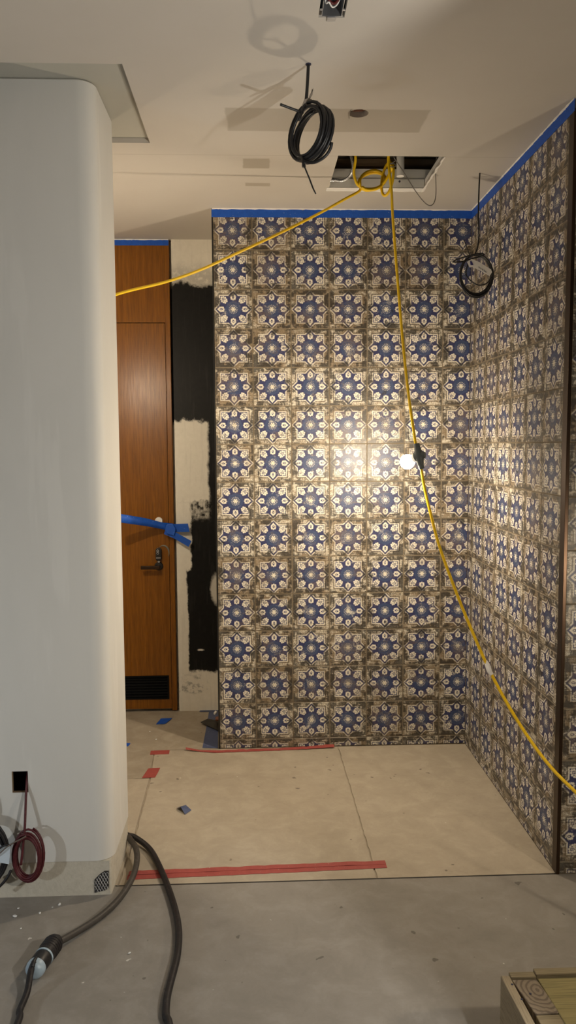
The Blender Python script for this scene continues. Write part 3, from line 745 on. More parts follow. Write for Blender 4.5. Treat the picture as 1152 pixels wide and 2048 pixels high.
lathe('hub', [(0.0, 0), (0.021, 0), (0.021, 0.02), (0.0, 0.02)], (p0[0], -0.366, 3.04), (0, 0, 1), M['white'], dp, 18)
lathe('screw', [(0.0, 0), (0.005, 0), (0.005, 0.003), (0.0, 0.003)], (p0[0], -0.3445, 2.886), (0, -1, 0), M['ink'], dp, 10)
dk = empty('air_duct', (-0.66, 0.25, 3.10)); tag(dk, 'round beige duct dimly seen inside the ceiling hatch', 'duct')
lathe('duct_body', [(0.0, 0), (0.075, 0), (0.075, 0.24), (0.0, 0.24)], (-0.66, 0.33, 3.17), (0, 0, 1), M['beige'], dk, 24)
lathe('duct_collar', [(0.075, 0), (0.08, 0), (0.08, 0.02), (0.075, 0.02)], (-0.66, 0.33, 3.22), (0, 0, 1), M['steel'], dk, 24)
# flexible metal conduit on the left of the hatch
fx = empty('flexible_conduit', (-0.688, -0.5, 2.907)); tag(fx, 'ribbed metal flexible conduit at the left of the hatch', 'conduit')
fp = catmull([(-0.704, -0.52, 2.965), (-0.691, -0.5, 2.938), (-0.681, -0.48, 2.903), (-0.693, -0.46, 2.872), (-0.723, -0.44, 2.858), (-0.763, -0.43, 2.863)], 14)
V, F = tubevf(fp, [0.0062 + 0.0010 * (i % 2) for i in range(len(fp))], 10); mesh('armour', V, F, M['steel'], fx)
lathe('connector', [(0.0, 0), (0.010, 0), (0.010, 0.006), (0.008, 0.008), (0.010, 0.010), (0.010, 0.016), (0.0, 0.016)], (-0.765, -0.43, 2.863), (-1, 0, 0), M['steel'], fx, 12)
tag(tube('metal_flex_pipe', [(-0.345, -0.2, 2.993), (-0.316, -0.2, 3.012), (-0.274, -0.18, 3.017), (-0.232, -0.16, 3.01), (-0.202, -0.14, 2.981)], 0.008, M['steel'], None, 10, 6), 'short silver flexible pipe at the right of the hatch', 'pipe')
tag(tube('thin_grey_wire', [(-0.528, -0.6, 2.938), (-0.503, -0.56, 2.914), (-0.463, -0.54, 2.869), (-0.41, -0.53, 2.794), (-0.371, -0.53, 2.744), (-0.341, -0.53, 2.722), (-0.319, -0.53, 2.733), (-0.31, -0.53, 2.779), (-0.315, -0.54, 2.874), (-0.312, -0.55, 2.932)], 0.0022, M['wiregrey'], None, 8, 6), 'thin grey wire drooping in a loop below the hatch', 'wire')

# ================================================================== YELLOW LIGHT STRING
ys_ = empty('string_light', (-0.55, -0.55, 2.7)); tag(ys_, 'yellow temporary light string with one lit bulb hanging from the hatch', 'light string')
YR = 0.0062
h3_ = Vector((-1.986, -0.766, 2.157))
def ytube(name, P, r=YR): return tube(name, P, r, M['yellow'], ys_, 10, 7)
ytube('hanging_cord', [(-0.538, -0.62, 2.931), (-0.539, -0.6, 2.899), (-0.534, -0.6, 2.842), (-0.525, -0.6, 2.767), (-0.519, -0.61, 2.635), (-0.504, -0.65, 2.366), (-0.487, -0.7, 2.078), (-0.473, -0.76, 1.857), (-0.455, -0.785, 1.706), (-0.447, -0.8, 1.637)])
ytube('trailing_cord', [(-0.426, -0.806, 1.546), (-0.413, -0.83, 1.449), (-0.397, -0.88, 1.345), (-0.373, -0.93, 1.223), (-0.332, -1, 1.076), (-0.287, -1.07, 0.935), (-0.233, -1.16, 0.778), (-0.185, -1.25, 0.661), (-0.134, -1.36, 0.558), (-0.092, -1.48, 0.491), (-0.046, -1.6, 0.447), (0.012, -1.72, 0.393), (0.22, -1.98, 0.22), (0.34, -2.12, 0.24), (0.48, -2.30, 0.50), (0.62, -2.60, 0.80), (0.655, -2.70, 0.98)])
ytube('side_cord', [(-0.684, -0.56, 2.951), (-0.677, -0.54, 2.919), (-0.682, -0.52, 2.867), (-0.669, -0.51, 2.825), (-0.649, -0.5, 2.806), (-0.661, -0.5, 2.788), (-0.721, -0.51, 2.754), (-0.836, -0.52, 2.689), (-1.018, -0.55, 2.592), (-1.22, -0.58, 2.492), (-1.374, -0.61, 2.416), (-1.526, -0.64, 2.357), (-1.725, -0.69, 2.296), (-1.93, -0.75, 2.20), tuple(h3_ + Vector((0, 0, -0.004)))])
ytube('side_cord', [tuple(h3_ + Vector((0, 0, -0.10))), (-2.02, -0.82, 2.02), (-2.15, -0.85, 1.80), (-2.40, -0.88, 1.62)])
# gathered loops below the hatch
lp = []
for turn in range(2):
    for i in range(14):
        A = 2 * math.pi * i / 14 + math.pi; k = turn * 2.2
        lp.append((744 + (26 - k) * math.cos(A) + 3 * math.sin(A), 362 + (17 + k * 1.4) * math.sin(A) - 6 * math.cos(A), -0.50 - 0.012 * turn - 0.02 * math.sin(A)))
LP0 = Vector((-0.597, -0.5, 2.837)); KX, KZ = 0.00235, 0.00235      # metres per step of the sketch below
def sk(px, py, Y): return (LP0.x + (px - 744) * KX, Y, LP0.z - (py - 362) * KZ)
ytube('gathered_loop', [sk(*p) for p in lp])
l2 = []
for i in range(13):
    A = 2 * math.pi * i / 12 - math.pi / 2
    l2.append((772 + 9.5 * math.cos(A) + 4 * math.sin(A) * -1, 362 + 31 * math.sin(A), -0.53 - 0.02 * math.cos(A)))
ytube('gathered_loop', [sk(*p) for p in l2])
ytube('gathered_loop', [sk(*p) for p in [(775, 306, -0.60), (771, 322, -0.57), (774, 336, -0.555), (779, 345, -0.55), (776, 352, -0.54), (766, 368, -0.53), (752, 378, -0.52), (735, 381, -0.51), (723, 376, -0.50)]])
tube('tie_wire', [sk(774, 338, -0.565), sk(783, 340, -0.570), sk(784, 345, -0.575), sk(775, 346, -0.575), sk(773, 341, -0.565), sk(786, 334, -0.58)], 0.0022, M['wiregrey'], ys_, 6, 4)
tube('tape_wrap', [(-0.235, -1.152, 0.787), (-0.229, -1.162, 0.772), (-0.226, -1.178, 0.754), (-0.218, -1.187, 0.741)], [0.0075, 0.0105, 0.0100, 0.0075], M['white'], ys_, 10, 5)
# weatherproof lamp holder and bulb
hold = Vector((-0.434, -0.803, 1.594)); hax = (Vector((-0.426, -0.806, 1.542)) - Vector((-0.447, -0.8, 1.645))).normalized()
top = hold - hax * 0.055
lathe('lamp_holder', [(0.0, 0.0), (0.0125, 0.0), (0.0130, 0.012), (0.0150, 0.030), (0.0200, 0.042), (0.0225, 0.055), (0.0205, 0.068), (0.0155, 0.080), (0.0130, 0.098), (0.0125, 0.112), (0.0, 0.112)], top, hax, M['grey'], ys_, 18)
bdir = (Vector((-0.471, -0.770, 1.572)) - hold).normalized()
lathe('holder_boss', [(0.0, 0), (0.016, 0), (0.017, 0.010), (0.013, 0.022), (0.0, 0.024)], hold - bdir * 0.006, Vector((0.75, -0.45, 0.10)), M['grey'], ys_, 18)
lathe('holder_collar', [(0.0, 0), (0.022, 0), (0.0225, 0.014), (0.0195, 0.016), (0.0, 0.016)], hold + bdir * 0.002, bdir, M['grey'], ys_, 18)
NECK = [(0.0, 0), (0.0135, 0), (0.0145, 0.004), (0.0145, 0.018), (0.0165, 0.024), (0.0, 0.024)]
REAR = [(0.0155, 0.0235), (0.0210, 0.030), (0.0275, 0.039), (0.0315, 0.048), (0.0325, 0.0545)]
DOME = [(0.0325, 0.0545), (0.0318, 0.063), (0.0285, 0.073), (0.0225, 0.0805), (0.015, 0.0850), (0.007, 0.0873), (0.0, 0.0877)]
def bulb(base, ax, mat):
    n = lathe('light_bulb', NECK, base, ax, M['bulbneck'], ys_, 24)
    lathe('bulb_rear', REAR, base, ax, M['bulbrear'], n, 24)
    lathe('bulb_dome', DOME, base, ax, mat, n, 24)
bulb(hold + bdir * 0.006, bdir, M['bulb'])
# the next lamps of the same string: out to the right, and behind the pier
h2 = Vector((0.655, -2.70, 1.03))
lathe('lamp_holder', [(0.0, 0.0), (0.0125, 0.0), (0.0150, 0.030), (0.0225, 0.055), (0.0155, 0.080), (0.0125, 0.105), (0.0, 0.105)], h2, (0, 0, -1), M['grey'], ys_, 16)
bulb(h2 + Vector((-0.018, 0.02, -0.055)), (-0.66, 0.75, 0.05), M['bulb2'])
h3 = h3_
lathe('lamp_holder', [(0.0, 0.0), (0.0125, 0.0), (0.0150, 0.030), (0.0225, 0.055), (0.0155, 0.080), (0.0125, 0.105), (0.0, 0.105)], h3, (0, 0, -1), M['grey'], ys_, 16)
bulb(h3 + Vector((0.0, 0.012, -0.055)), (0.10, 0.75, -0.55), M['bulb3'])
ytube('trailing_cord', [tuple(h2 + Vector((0, 0, -0.005))), tuple(h2 + Vector((0.02, -0.02, 0.3))), (0.75, -2.80, 2.0), (0.80, -2.85, H)])

# ================================================================== HANGING CABLE COILS
def coil_path(c, right, up, nrm, rx, rz, turns, depth, rng, jr=0.05, start=math.pi / 2, per=26, drop=0.0):
    P = []
    ph = [rng.uniform(-1, 1) for _ in range(turns + 2)]; pn = [rng.uniform(-1, 1) for _ in range(turns + 2)]
    for t in range(turns):
        for i in range(per):
            f = i / per; A = start + 2 * math.pi * f
            a_ = ph[t] + (ph[t + 1] - ph[t]) * f; n_ = pn[t] + (pn[t + 1] - pn[t]) * f
            k = 1 + jr * a_
            P.append(Vector(c) + Vector(right) * (math.cos(A) * rx * k) + Vector(up) * (math.sin(A) * rz * k - drop * a_ * 0.5 * rz) + Vector(nrm) * (n_ * depth))
    return P
# thick black coil by the recessed lamp hole
k1 = empty('cable_coil', (-0.956, -1.55, H - 0.33)); tag(k1, 'thick black cable coil hanging from the ceiling beside the lamp hole', 'cable coil', 'cable coils hanging on site')
ang = math.radians(-48); rgt = Vector((math.cos(ang), math.sin(ang), 0)); upv = Vector((0.14, 0.02, 1)).normalized(); nm = rgt.cross(upv).normalized()
kc = Vector((-0.952, -1.55, 2.644))
rk = random.Random(31)
CR1 = 0.0052
tube('coil_turns', coil_path(kc, rgt, upv, nm, 0.076, 0.083, 12, 0.026, rk, 0.13), CR1, M['black'], k1, 8, 0)
tube('hanging_lead', [(-0.956, -1.55, H + 0.004), (-0.957, -1.55, 2.839), (-0.961, -1.552, 2.777), (-0.966, -1.556, 2.737), (-0.978, -1.565, 2.707), (-0.988, -1.575, 2.675)], CR1, M['black'], k1, 8, 6)
lathe('ceiling_grommet', [(0.0, 0), (0.009, 0), (0.009, 0.004), (0.0, 0.004)], (-0.956, -1.55, H - 0.003), (0, 0, 1), M['ink'], k1, 12)
tube('cable_tail', [(-0.975, -1.56, 2.703), (-0.995, -1.58, 2.702), (-1.025, -1.59, 2.708), (-1.048, -1.6, 2.712)], 0.0042, M['black'], k1, 8, 6)
tube('cable_tail', [(-0.984, -1.55, 2.564), (-0.962, -1.56, 2.551), (-0.934, -1.57, 2.548), (-0.906, -1.58, 2.562), (-0.89, -1.585, 2.583), (-0.885, -1.59, 2.602)], CR1, M['black'], k1, 8, 6)
tube('zip_tie', [(-0.979, -1.55, 2.573), (-0.976, -1.57, 2.546), (-0.97, -1.575, 2.528), (-0.957, -1.58, 2.495), (-0.945, -1.585, 2.462), (-0.936, -1.585, 2.444)], [0.0045, 0.0050, 0.0028, 0.0028, 0.0028, 0.0022], M['black'], k1, 6, 5)
lathe('zip_tie_head', [(0, 0), (0.006, 0), (0.006, 0.010), (0, 0.010)], (-0.974, -1.572, 2.541), (0.1, 0, -1), M['black'], k1, 8)
tw = [(-0.979, -1.56, 2.724)[::2], (-0.971, -1.56, 2.743)[::2], (-0.957, -1.56, 2.749)[::2], (-0.949, -1.56, 2.763)[::2], (-0.946, -1.56, 2.778)[::2], (-0.942, -1.56, 2.772)[::2], (-0.941, -1.56, 2.78)[::2], (-0.944, -1.56, 2.759)[::2], (-0.952, -1.56, 2.746)[::2], (-0.946, -1.56, 2.745)[::2], (-0.95, -1.56, 2.726)[::2]]
V, F = prism(tw, 'y', -1.562, -1.560); mesh('torn_tape', V, F, M['torn'], k1)
# thin black coil with a paper tag by the right wall
k2 = empty('cable_coil', (-0.117, -0.554, 2.30)); tag(k2, 'thin black wire coil with white paper tag hanging near the right tiled wall', 'cable coil', 'cable coils hanging on site')
kc2 = Vector((-0.125, -0.55, 2.408)); rk2 = random.Random(12)
fr_ = Vector((1, 0.15, 0)).normalized(); nr2 = Vector((0.15, -1, 0)).normalized()
tube('coil_turns', coil_path(kc2, fr_, (0, 0, 1), nr2, 0.078, 0.092, 8, 0.012, rk2, 0.08, drop=0.14), 0.0034, M['black'], k2, 7, 0)
tube('inner_loop', [(-0.167, -0.56, 2.457), (-0.176, -0.56, 2.412), (-0.152, -0.56, 2.381), (-0.116, -0.56, 2.363), (-0.079, -0.56, 2.372), (-0.056, -0.56, 2.404)], 0.0030, M['black'], k2, 7, 6)
tube('hanging_lead', [(-0.117, -0.554, H + 0.003), (-0.12, -0.554, 2.784), (-0.121, -0.554, 2.674), (-0.117, -0.554, 2.586), (-0.123, -0.554, 2.531), (-0.139, -0.555, 2.493)], 0.0034, M['black'], k2, 7, 6)
tube('binding_loop', [(-0.236, -0.57, 2.463), (-0.222, -0.575, 2.473), (-0.175, -0.58, 2.487), (-0.122, -0.575, 2.5), (-0.095, -0.56, 2.499), (-0.104, -0.545, 2.493), (-0.14, -0.535, 2.487), (-0.19, -0.55, 2.47)], 0.0034, M['black'], k2, 7, 5, True)
tube('wire_end', [(-0.184, -0.55, 2.565), (-0.17, -0.55, 2.53), (-0.157, -0.555, 2.493)], 0.0022, M['black'], k2, 6, 4)
tg = [(-0.176, -0.575, 2.462)[::2], (-0.156, -0.575, 2.475)[::2], (-0.121, -0.575, 2.462)[::2], (-0.066, -0.575, 2.429)[::2], (-0.061, -0.575, 2.418)[::2], (-0.072, -0.575, 2.4)[::2], (-0.116, -0.575, 2.425)[::2], (-0.151, -0.575, 2.44)[::2], (-0.164, -0.575, 2.438)[::2]]
V, F = prism(tg, 'y', -0.5765, -0.5750); tgo = mesh('paper_tag', V, F, M['paper'], k2)
V, F = prism([(-0.163, -0.577, 2.466)[::2], (-0.154, -0.577, 2.464)[::2], (-0.147, -0.577, 2.448)[::2], (-0.16, -0.577, 2.448)[::2]], 'y', -0.5773, -0.5764); mesh('marker_blot', V, F, M['bluemark'], tgo)
for px in range(5):
    x0, y0 = 957 + px * 3.4, 534.5 + px * 2.1
    b = Vector(kc2); 
    q = Vector((-0.124, -0.577, 2.439)); e1 = Vector((-0.085, -0.577, 2.415)) - q; e2 = Vector((e1.z, 0, -e1.x)).normalized() * 0.006
    s0 = q + e1 * (px / 5)
    tube('handwriting', [s0, s0 + e1 * 0.04 + e2 * -0.6, s0 + e1 * 0.10 + e2 * 0.5, s0 + e1 * 0.15 + e2 * -0.3], 0.0006, M['ink'], tgo, 5, 3)
# wires hung on the pier
k3 = empty('cable_coil', (-1.965, -1.43, 0.08)); tag(k3, 'dark red wire coil hanging from the square hole in the pier', 'cable coil', 'cable coils hanging on site')
kc3 = Vector((-1.966, -1.432, 0.180)); rk3 = random.Random(44)
tube('coil_turns', coil_path(kc3, (0.98, -0.12, 0), (0.03, 0, 1), (0.12, 0.98, 0), 0.052, 0.088, 10, 0.016, rk3, 0.17), 0.0038, M['redwire'], k3, 7, 0)
tube('hanging_lead', [(-1.985, -1.325, 0.455), (-1.975, -1.375, 0.450), (-1.974, -1.4, 0.394), (-1.974, -1.415, 0.336), (-1.975, -1.428, 0.277), (-1.98, -1.435, 0.225), (-1.989, -1.438, 0.153)], 0.0045, M['redwire'], k3, 8, 6)
tag(tube('thin_brown_wire', [(-1.96, -1.462, 0.272), (-1.974, -1.466, 0.265), (-1.998, -1.468, 0.254), (-2.026, -1.468, 0.237), (-2.051, -1.47, 0.216), (-2.076, -1.47, 0.199)], 0.0027, M['brownwire'], None, 7, 5), 'thin brown wire crossing from the red coil to the left edge', 'wire')
k4 = empty('cable_coil', (-2.10, -1.43, 0.05)); tag(k4, 'large black cable coil with blue-white paper at the left edge of the pier', 'cable coil', 'cable coils hanging on site')
kc4 = Vector((-2.124, -1.425, 0.196)); rk4 = random.Random(8)
tube('coil_turns', coil_path(kc4, (1, 0, 0), (0, 0, 1), (0, 1, 0), 0.082, 0.110, 8, 0.022, rk4, 0.14), 0.0052, M['hose'], k4, 8, 0)
tube('hanging_lead', [(-2.10, PYF, 0.50), (-2.102, -1.40, 0.44), (-2.105, -1.42, 0.36), (-2.11, -1.425, 0.30)], 0.0062, M['hose'], k4, 8, 6)
tube('cable_tail', [(-2.024, -1.44, 0.136), (-2.036, -1.45, 0.112), (-2.062, -1.45, 0.083), (-2.098, -1.45, 0.054)], 0.0050, M['hose'], k4, 8, 6)
tube('cable_tail', [(-2.014, -1.462, 0.24), (-2.031, -1.462, 0.241), (-2.053, -1.462, 0.23), (-2.078, -1.462, 0.205)], 0.0036, M['hose'], k4, 8, 6)
pp = [(-2.089, -1.456, 0.236)[::2], (-2.047, -1.456, 0.236)[::2], (-2.018, -1.456, 0.232)[::2], (-2.021, -1.456, 0.2)[::2], (-2.025, -1.456, 0.167)[::2], (-2.057, -1.456, 0.174)[::2], (-2.091, -1.456, 0.18)[::2]]
V, F = prism(pp, 'y', -1.4575, -1.4555); mesh('paper_tag', V, F, M['bag'], k4)

# ================================================================== CEILING BOX AND LAMP HOLE
eb = empty('electrical_box', (-0.909, -1.88, H)); tag(eb, 'galvanised electrical box set in the ceiling at the top', 'junction box')
ex0, ex1, ey0, ey1 = -0.938, -0.880, -1.945, -1.834
bw = 0.0016
bxv = joinvf([boxvf((ex0, ey0, H - 0.001), (ex0 + bw, ey1, H + 0.055)), boxvf((ex1 - bw, ey0, H - 0.001), (ex1, ey1, H + 0.055)), boxvf((ex0 + bw, ey0, H - 0.001), (ex1 - bw, ey0 + bw, H + 0.055)), boxvf((ex0 + bw, ey1 - bw, H - 0.001), (ex1 - bw, ey1, H + 0.055))])
mesh('box_body', *bxv, M['steel'], eb); box('box_back', (BX0 - 0.01, BY0 - 0.01, H + 0.0555), (BX1 + 0.01, BY1 + 0.01, H + 0.060), M['blackmetal'], eb)
box('mounting_ear', (-0.921, ey1, H - 0.004), (-0.897, ey1 + 0.022, H - 0.0012), M['steel'], eb, 0.0006); box('mounting_ear', (-0.921, ey0 - 0.022, H - 0.004), (-0.897, ey0, H - 0.0012), M['steel'], eb, 0.0006)
for x in (ex0 - 0.003, ex1 + 0.003): lathe('side_screw', [(0, 0), (0.004, 0), (0.004, 0.003), (0, 0.003)], (x, -1.868, H - 0.002), (0, 0, 1), M['steel'], eb, 8)
tube('red_wire', [(-0.928, -1.925, H + 0.045), (-0.923, -1.892, H + 0.016), (-0.909, -1.880, H + 0.010), (-0.895, -1.892, H + 0.016), (-0.890, -1.925, H + 0.045)], 0.0042, M['redcap'], eb, 8, 5)
tube('white_wire', [(-0.932, -1.915, H + 0.045), (-0.930, -1.885, H + 0.010), (-0.922, -1.893, H + 0.006), (-0.909, -1.872, H + 0.004), (-0.894, -1.886, H + 0.012), (-0.888, -1.918, H + 0.045)], 0.0022, M['white'], eb, 8, 5)
cn = empty('lamp_can', (CX, CY, H)); tag(cn, 'small round recessed lamp hole with rusty can inside', 'lamp hole')
lathe('can_wall', [(CR + 0.004, 0.0), (CR + 0.006, 0.0), (CR + 0.006, 0.075), (CR + 0.004, 0.075)], (CX, CY, H + 0.0205), (0, 0, 1), M['rust'], cn, 28)
lathe('can_top', [(0, 0), (CR + 0.006, 0), (CR + 0.006, 0.003), (0, 0.003)], (CX, CY, H + 0.096), (0, 0, 1), M['void'], cn, 28)
box('rusty_bracket', (CX - 0.016, CY + 0.012, H + 0.014), (CX + 0.018, CY + 0.016, H + 0.055), M['rust'], cn, 0.001); lathe('brass_terminal', [(0, 0), (0.005, 0), (0.005, 0.006), (0, 0.006)], (CX + 0.024, CY + 0.004, H + 0.028), (0, -1, -0.3), M['brass'], cn, 10)

# ================================================================== FLOOR CABLES AND CONNECTOR
ZC = 0.0125
tag(tube('floor_cable', [(-1.95, -0.93, 0.03), (-1.80, -0.93, 0.035), (-1.687, -0.997, 0.03), (-1.647, -1.016, 0.026), (-1.578, -1.098, 0.018), (-1.516, -1.248, 0.014), (-1.465, -1.402, 0.012), (-1.427, -1.543, 0.012), (-1.408, -1.656, 0.012), (-1.403, -1.773, 0.012), (-1.41, -1.879, 0.012), (-1.414, -1.956, 0.012), (-1.409, -2.028, 0.012), (-1.392, -2.106, 0.012), (-1.39, -2.45, ZC)], 0.0115, M['hose'], None, 12, 7),
    'dusty black cable curving down the floor from behind the pier', 'cable')
tag(tube('connector_cable', [(-1.95, -0.96, 0.03), (-1.80, -0.955, 0.035), (-1.685, -1.029, 0.04), (-1.658, -1.073, 0.045), (-1.627, -1.142, 0.045), (-1.613, -1.216, 0.035), (-1.614, -1.305, 0.025), (-1.633, -1.399, 0.016), (-1.664, -1.488, 0.014), (-1.705, -1.562, 0.014), (-1.751, -1.626, 0.016), (-1.787, -1.682, 0.024), (-1.802, -1.706, 0.03)], 0.0115, M['hosepale'], None, 12, 7),
    'dusty brown-black cable running from the pier foot to the connector', 'cable')
pa, pb = Vector((-1.805, -1.694, 0.031)), Vector((-1.837, -1.848, 0.031)); pax = (pb - pa).normalized(); PLN = (pb - pa).length
pg = empty('cable_connector', pa.lerp(pb, 0.5) - Vector((0, 0, 0.03))); tag(pg, 'black rubber plug and socket connector with pale cap on the floor', 'connector')
def pp_(t): return pa + pax * (PLN * t)
lathe('socket_body', [(0.0, -0.012), (0.014, -0.012), (0.016, -0.004), (0.026, 0.004), (0.0305, 0.016), (0.0305, 0.060), (0.0285, 0.066), (0.0, 0.066)], pp_(0.0), pax, M['hose'], pg, 24)
for kk in range(4): lathe('grip_ridge', [(0.0300, 0), (0.0318, 0.001), (0.0318, 0.004), (0.0300, 0.005)], pp_(0) + pax * (0.020 + kk * 0.0105), pax, M['hose'], pg, 24)
lathe('ring_seam', [(0.0, 0), (0.0292, 0), (0.0292, 0.014), (0.0, 0.014)], pp_(0) + pax * 0.066, pax, M['hose'], pg, 24)
lathe('pale_ring', [(0.0, 0), (0.0300, 0), (0.0305, 0.003), (0.0300, 0.007), (0.0, 0.007)], pp_(0) + pax * 0.080, pax, M['cap'], pg, 24)
L1 = PLN - 0.087
lathe('plug_body', [(0.0, 0), (0.0285, 0), (0.0295, 0.006), (0.0295, L1 - 0.030), (0.0285, L1 - 0.026), (0.0, L1 - 0.026)], pp_(0) + pax * 0.087, pax, M['black'], pg, 24)
lathe('end_cap', [(0.0, 0), (0.0300, 0), (0.0305, 0.010), (0.0275, 0.022), (0.020, 0.030), (0.010, 0.034), (0.0, 0.035)], pp_(0) + pax * (PLN - 0.027), pax, M['cap'], pg, 24)
cs_ = pax.cross(Vector((0, 0, 1))).normalized(); ce_ = pp_(0) + pax * (PLN - 0.027)
tube('cap_groove', [tuple(ce_ + Vector((0, 0, 0.0300))), tuple(ce_ + pax * 0.010 + Vector((0, 0, 0.0302))), tuple(ce_ + pax * 0.022 + Vector((0, 0, 0.0270))), tuple(ce_ + pax * 0.030 + Vector((0, 0, 0.0190)))], [0.004, 0.0055, 0.007, 0.009], M['black'], pg, 8, 4)
e = pp_(1.0)
tag(tube('flexible_lead', [tuple(e + Vector((0, 0, 0.006)) + pax * -0.012 + Vector((0, 0, 0.018))), tuple(e + pax * 0.012 + Vector((0, 0, 0.010))), (-1.835, -1.918, 0.016), (-1.837, -1.985, 0.01), (-1.828, -2.048, 0.01), (-1.845, -2.35, 0.010)], 0.0098, M['hose'], None, 12, 6), 'black lead leaving the pale capped end of the connector', 'cable')

# ================================================================== TROWEL, CHIPS, CRATE
tw_ = empty('drywall_trowel', (-1.40, 0.38, 0)); tag(tw_, 'dark metal trowel poking out past the tiled wall end', 'trowel')
V = [(-1.478, 0.377, 0.012), (-1.436, 0.412, 0.02), (-1.344, 0.355, 0.02), (-1.339, 0.214, 0.006)]; V = [Vector(v) for v in V]; V += [v + Vector((0, 0, 0.003)) for v in V]
mesh('blade', V, [(0, 3, 2, 1), (4, 5, 6, 7), (0, 1, 5, 4), (1, 2, 6, 5), (2, 3, 7, 6), (3, 0, 4, 7)], M['blackmetal'], tw_)
lathe('handle', [(0, 0), (0.012, 0), (0.016, 0.02), (0.016, 0.10), (0, 0.11)], (-1.388, 0.353, 0.04), (1, 0.1, 0), M['rust'], tw_, 14)
V, F = prism([(-1.41, 0.546, 0)[:2], (-1.401, 0.591, 0)[:2], (-1.39, 0.572, 0)[:2], (-1.4, 0.528, 0)[:2]], 'z', 0.002, 0.010); tag(mesh('paper_scrap', V, F, M['paper']), 'tiny white scrap on blue tape by the tiled wall end', 'scrap')
rc = random.Random(2)
CH = [(-1.999, -1.458, 0), (-1.995, -1.506, 0), (-1.857, -1.441, 0), (-1.913, -1.489, 0), (-1.878, -1.455, 0), (-1.954, -1.577, 0), (-1.56, -1.727, 0), (-1.71, 0.144, 0), (-1.761, 0.27, 0)]
for (x, y, z), s in zip(CH, (.007, .010, .009, .007, .004, .005, .008, .008, .008)):
    bm = bmesh.new(); bmesh.ops.create_icosphere(bm, subdivisions=1, radius=1); an = rc.uniform(0, 3.1)
    V, F = [], []
    for v in bm.verts:
        k = rc.uniform(0.45, 1.35); px_, py_, pz_ = v.co.x * s * k * 0.9, v.co.y * s * k * 0.55, v.co.z * s * rc.uniform(0.2, 0.45)
        V.append((x + px_ * math.cos(an) - py_ * math.sin(an), y + px_ * math.sin(an) + py_ * math.cos(an), 0.0004 + s * 0.33 + pz_))
    F = [tuple(v.index for v in f.verts) for f in bm.faces]; bm.free()
    lab = 'small white plaster chip on the floor below the plastered pier'
    if x > -1.65 and y < -1.4: lab = 'lone white chip on the front floor between the two cables'
    if y > 0: lab = 'white chip on the floor in front of the oak door'
    tag(mesh('plaster_chip', V, F, M['chip']), lab, 'debris', 'plaster chips on the floor')

# crate of offcuts at the lower right
CT = 0.20
cr = empty('timber_crate', (-0.30, -2.40, 0)); tag(cr, 'open wooden crate of rough timber at the lower right', 'crate')
def quad_prism(name, p, z0, z1, mat, bev=0.002):
    V, F = prism(p, 'z', z0, z1); o = mesh(name, V, F, mat, cr); return bevel(o, bev, 2)
quad_prism('side_board', [(-0.482, -2.168), (-0.458, -2.170), (-0.440, -2.62), (-0.464, -2.62)], 0.0, CT, M['lumber'])
quad_prism('back_board', [(-0.456, -2.156), (-0.387, -2.157), (-0.387, -2.180), (-0.456, -2.178)], 0.0, CT + 0.001, M['lumberx'])
quad_prism('back_board', [(-0.386, -2.150), (0.05, -2.152), (0.05, -2.174), (-0.386, -2.176)], 0.0, CT + 0.005, M['lumberx'])
quad_prism('post_block', [(-0.455, -2.181), (-0.387, -2.182), (-0.372, -2.31), (-0.437, -2.31)], 0.0, CT - 0.004, M['endgrain'])
quad_prism('post_block', [(-0.4365, -2.3125), (-0.3715, -2.3125), (-0.360, -2.62), (-0.422, -2.62)], 0.0, CT - 0.006, M['lumberx'])
quad_prism('top_plank', [(-0.384, -2.180), (-0.20, -2.181), (-0.18, -2.62), (-0.357, -2.62)], 0.02, CT - 0.003, M['yellumber'])
quad_prism('top_plank', [(-0.198, -2.181), (0.03, -2.182), (0.05, -2.62), (-0.178, -2.62)], 0.02, CT - 0.003, M['yellumber'])
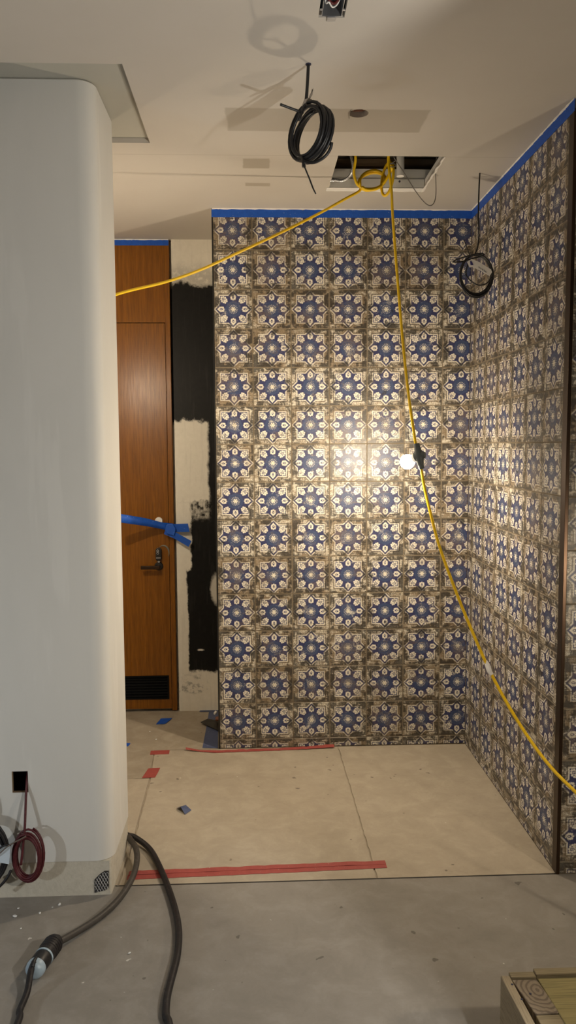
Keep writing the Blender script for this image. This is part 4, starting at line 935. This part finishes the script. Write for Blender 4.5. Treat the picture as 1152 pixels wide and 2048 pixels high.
for x, y in ((-0.424, -2.238), (-0.462, -2.205), (-0.455, -2.262)):
    lathe('nail_head', [(0, 0), (0.0035, 0), (0.003, 0.0012), (0, 0.0014)], (x, y, CT - (0.004 if x > -0.43 else 0.0)), (0, 0, 1), M['ink'], cr, 8)

# ================================================================== WORK LAMPS OUTSIDE THE FRAME
P = Vector(STAND_LAMP); d = Vector((-0.413, 0.911, 0)); n = Vector((0.911, 0.413, 0))
wl = empty('work_lamp', (P.x, P.y, 0)); tag(wl, 'LED work lamp on a tripod with a side flap', 'work lamp')
def slab(name, A, B, z0, z1, th, mat, parent):
    A, B = Vector(A), Vector(B); s = Vector((-(B - A).y, (B - A).x, 0)).normalized() * th
    V, F = prism([(A.x, A.y), (B.x, B.y), (B.x + s.x, B.y + s.y), (A.x + s.x, A.y + s.y)], 'z', z0, z1); return mesh(name, V, F, mat, parent)
slab('side_flap', P + d * 0.26, P - d * 0.06 + n * 0.05, P.z - 0.34, P.z + 0.42, -0.003, M['lampbody'], wl)
slab('housing_back', P - d * 0.06 + n * 0.05, P - d * 0.075 - n * 0.12, P.z - 0.14, P.z + 0.14, -0.03, M['lampbody'], wl)
tube('stand_pole', [tuple(P - d * 0.10), (P.x - d.x * 0.10, P.y - d.y * 0.10, 0.35)], 0.012, M['steel'], wl, 10, 0)
for k in range(3):
    A = 2 * math.pi * k / 3 + 0.4; tube('leg', [(P.x - d.x * 0.10, P.y - d.y * 0.10, 0.75), (P.x - d.x * 0.10 + 0.45 * math.cos(A), P.y - d.y * 0.10 + 0.45 * math.sin(A), 0.010)], 0.010, M['lampbody'], wl, 8, 0)
Q_ = Vector(FLOOR_LAMP); wf = empty('floor_lamp', (Q_.x - 0.1, Q_.y, 0)); tag(wf, 'LED work lamp on a low floor stand', 'work lamp')
box('lamp_head', (Q_.x - 0.12, Q_.y - 0.13, Q_.z - 0.10), (Q_.x - 0.06, Q_.y + 0.11, Q_.z + 0.10), M['lampbody'], wf, 0.006)
for s in (-0.11, 0.09): tube('stand_leg', [(Q_.x - 0.09, Q_.y + s, Q_.z), (Q_.x - 0.09, Q_.y + s, 0.012), (Q_.x + 0.10, Q_.y + s, 0.012)], 0.011, M['lampbody'], wf, 8, 0)
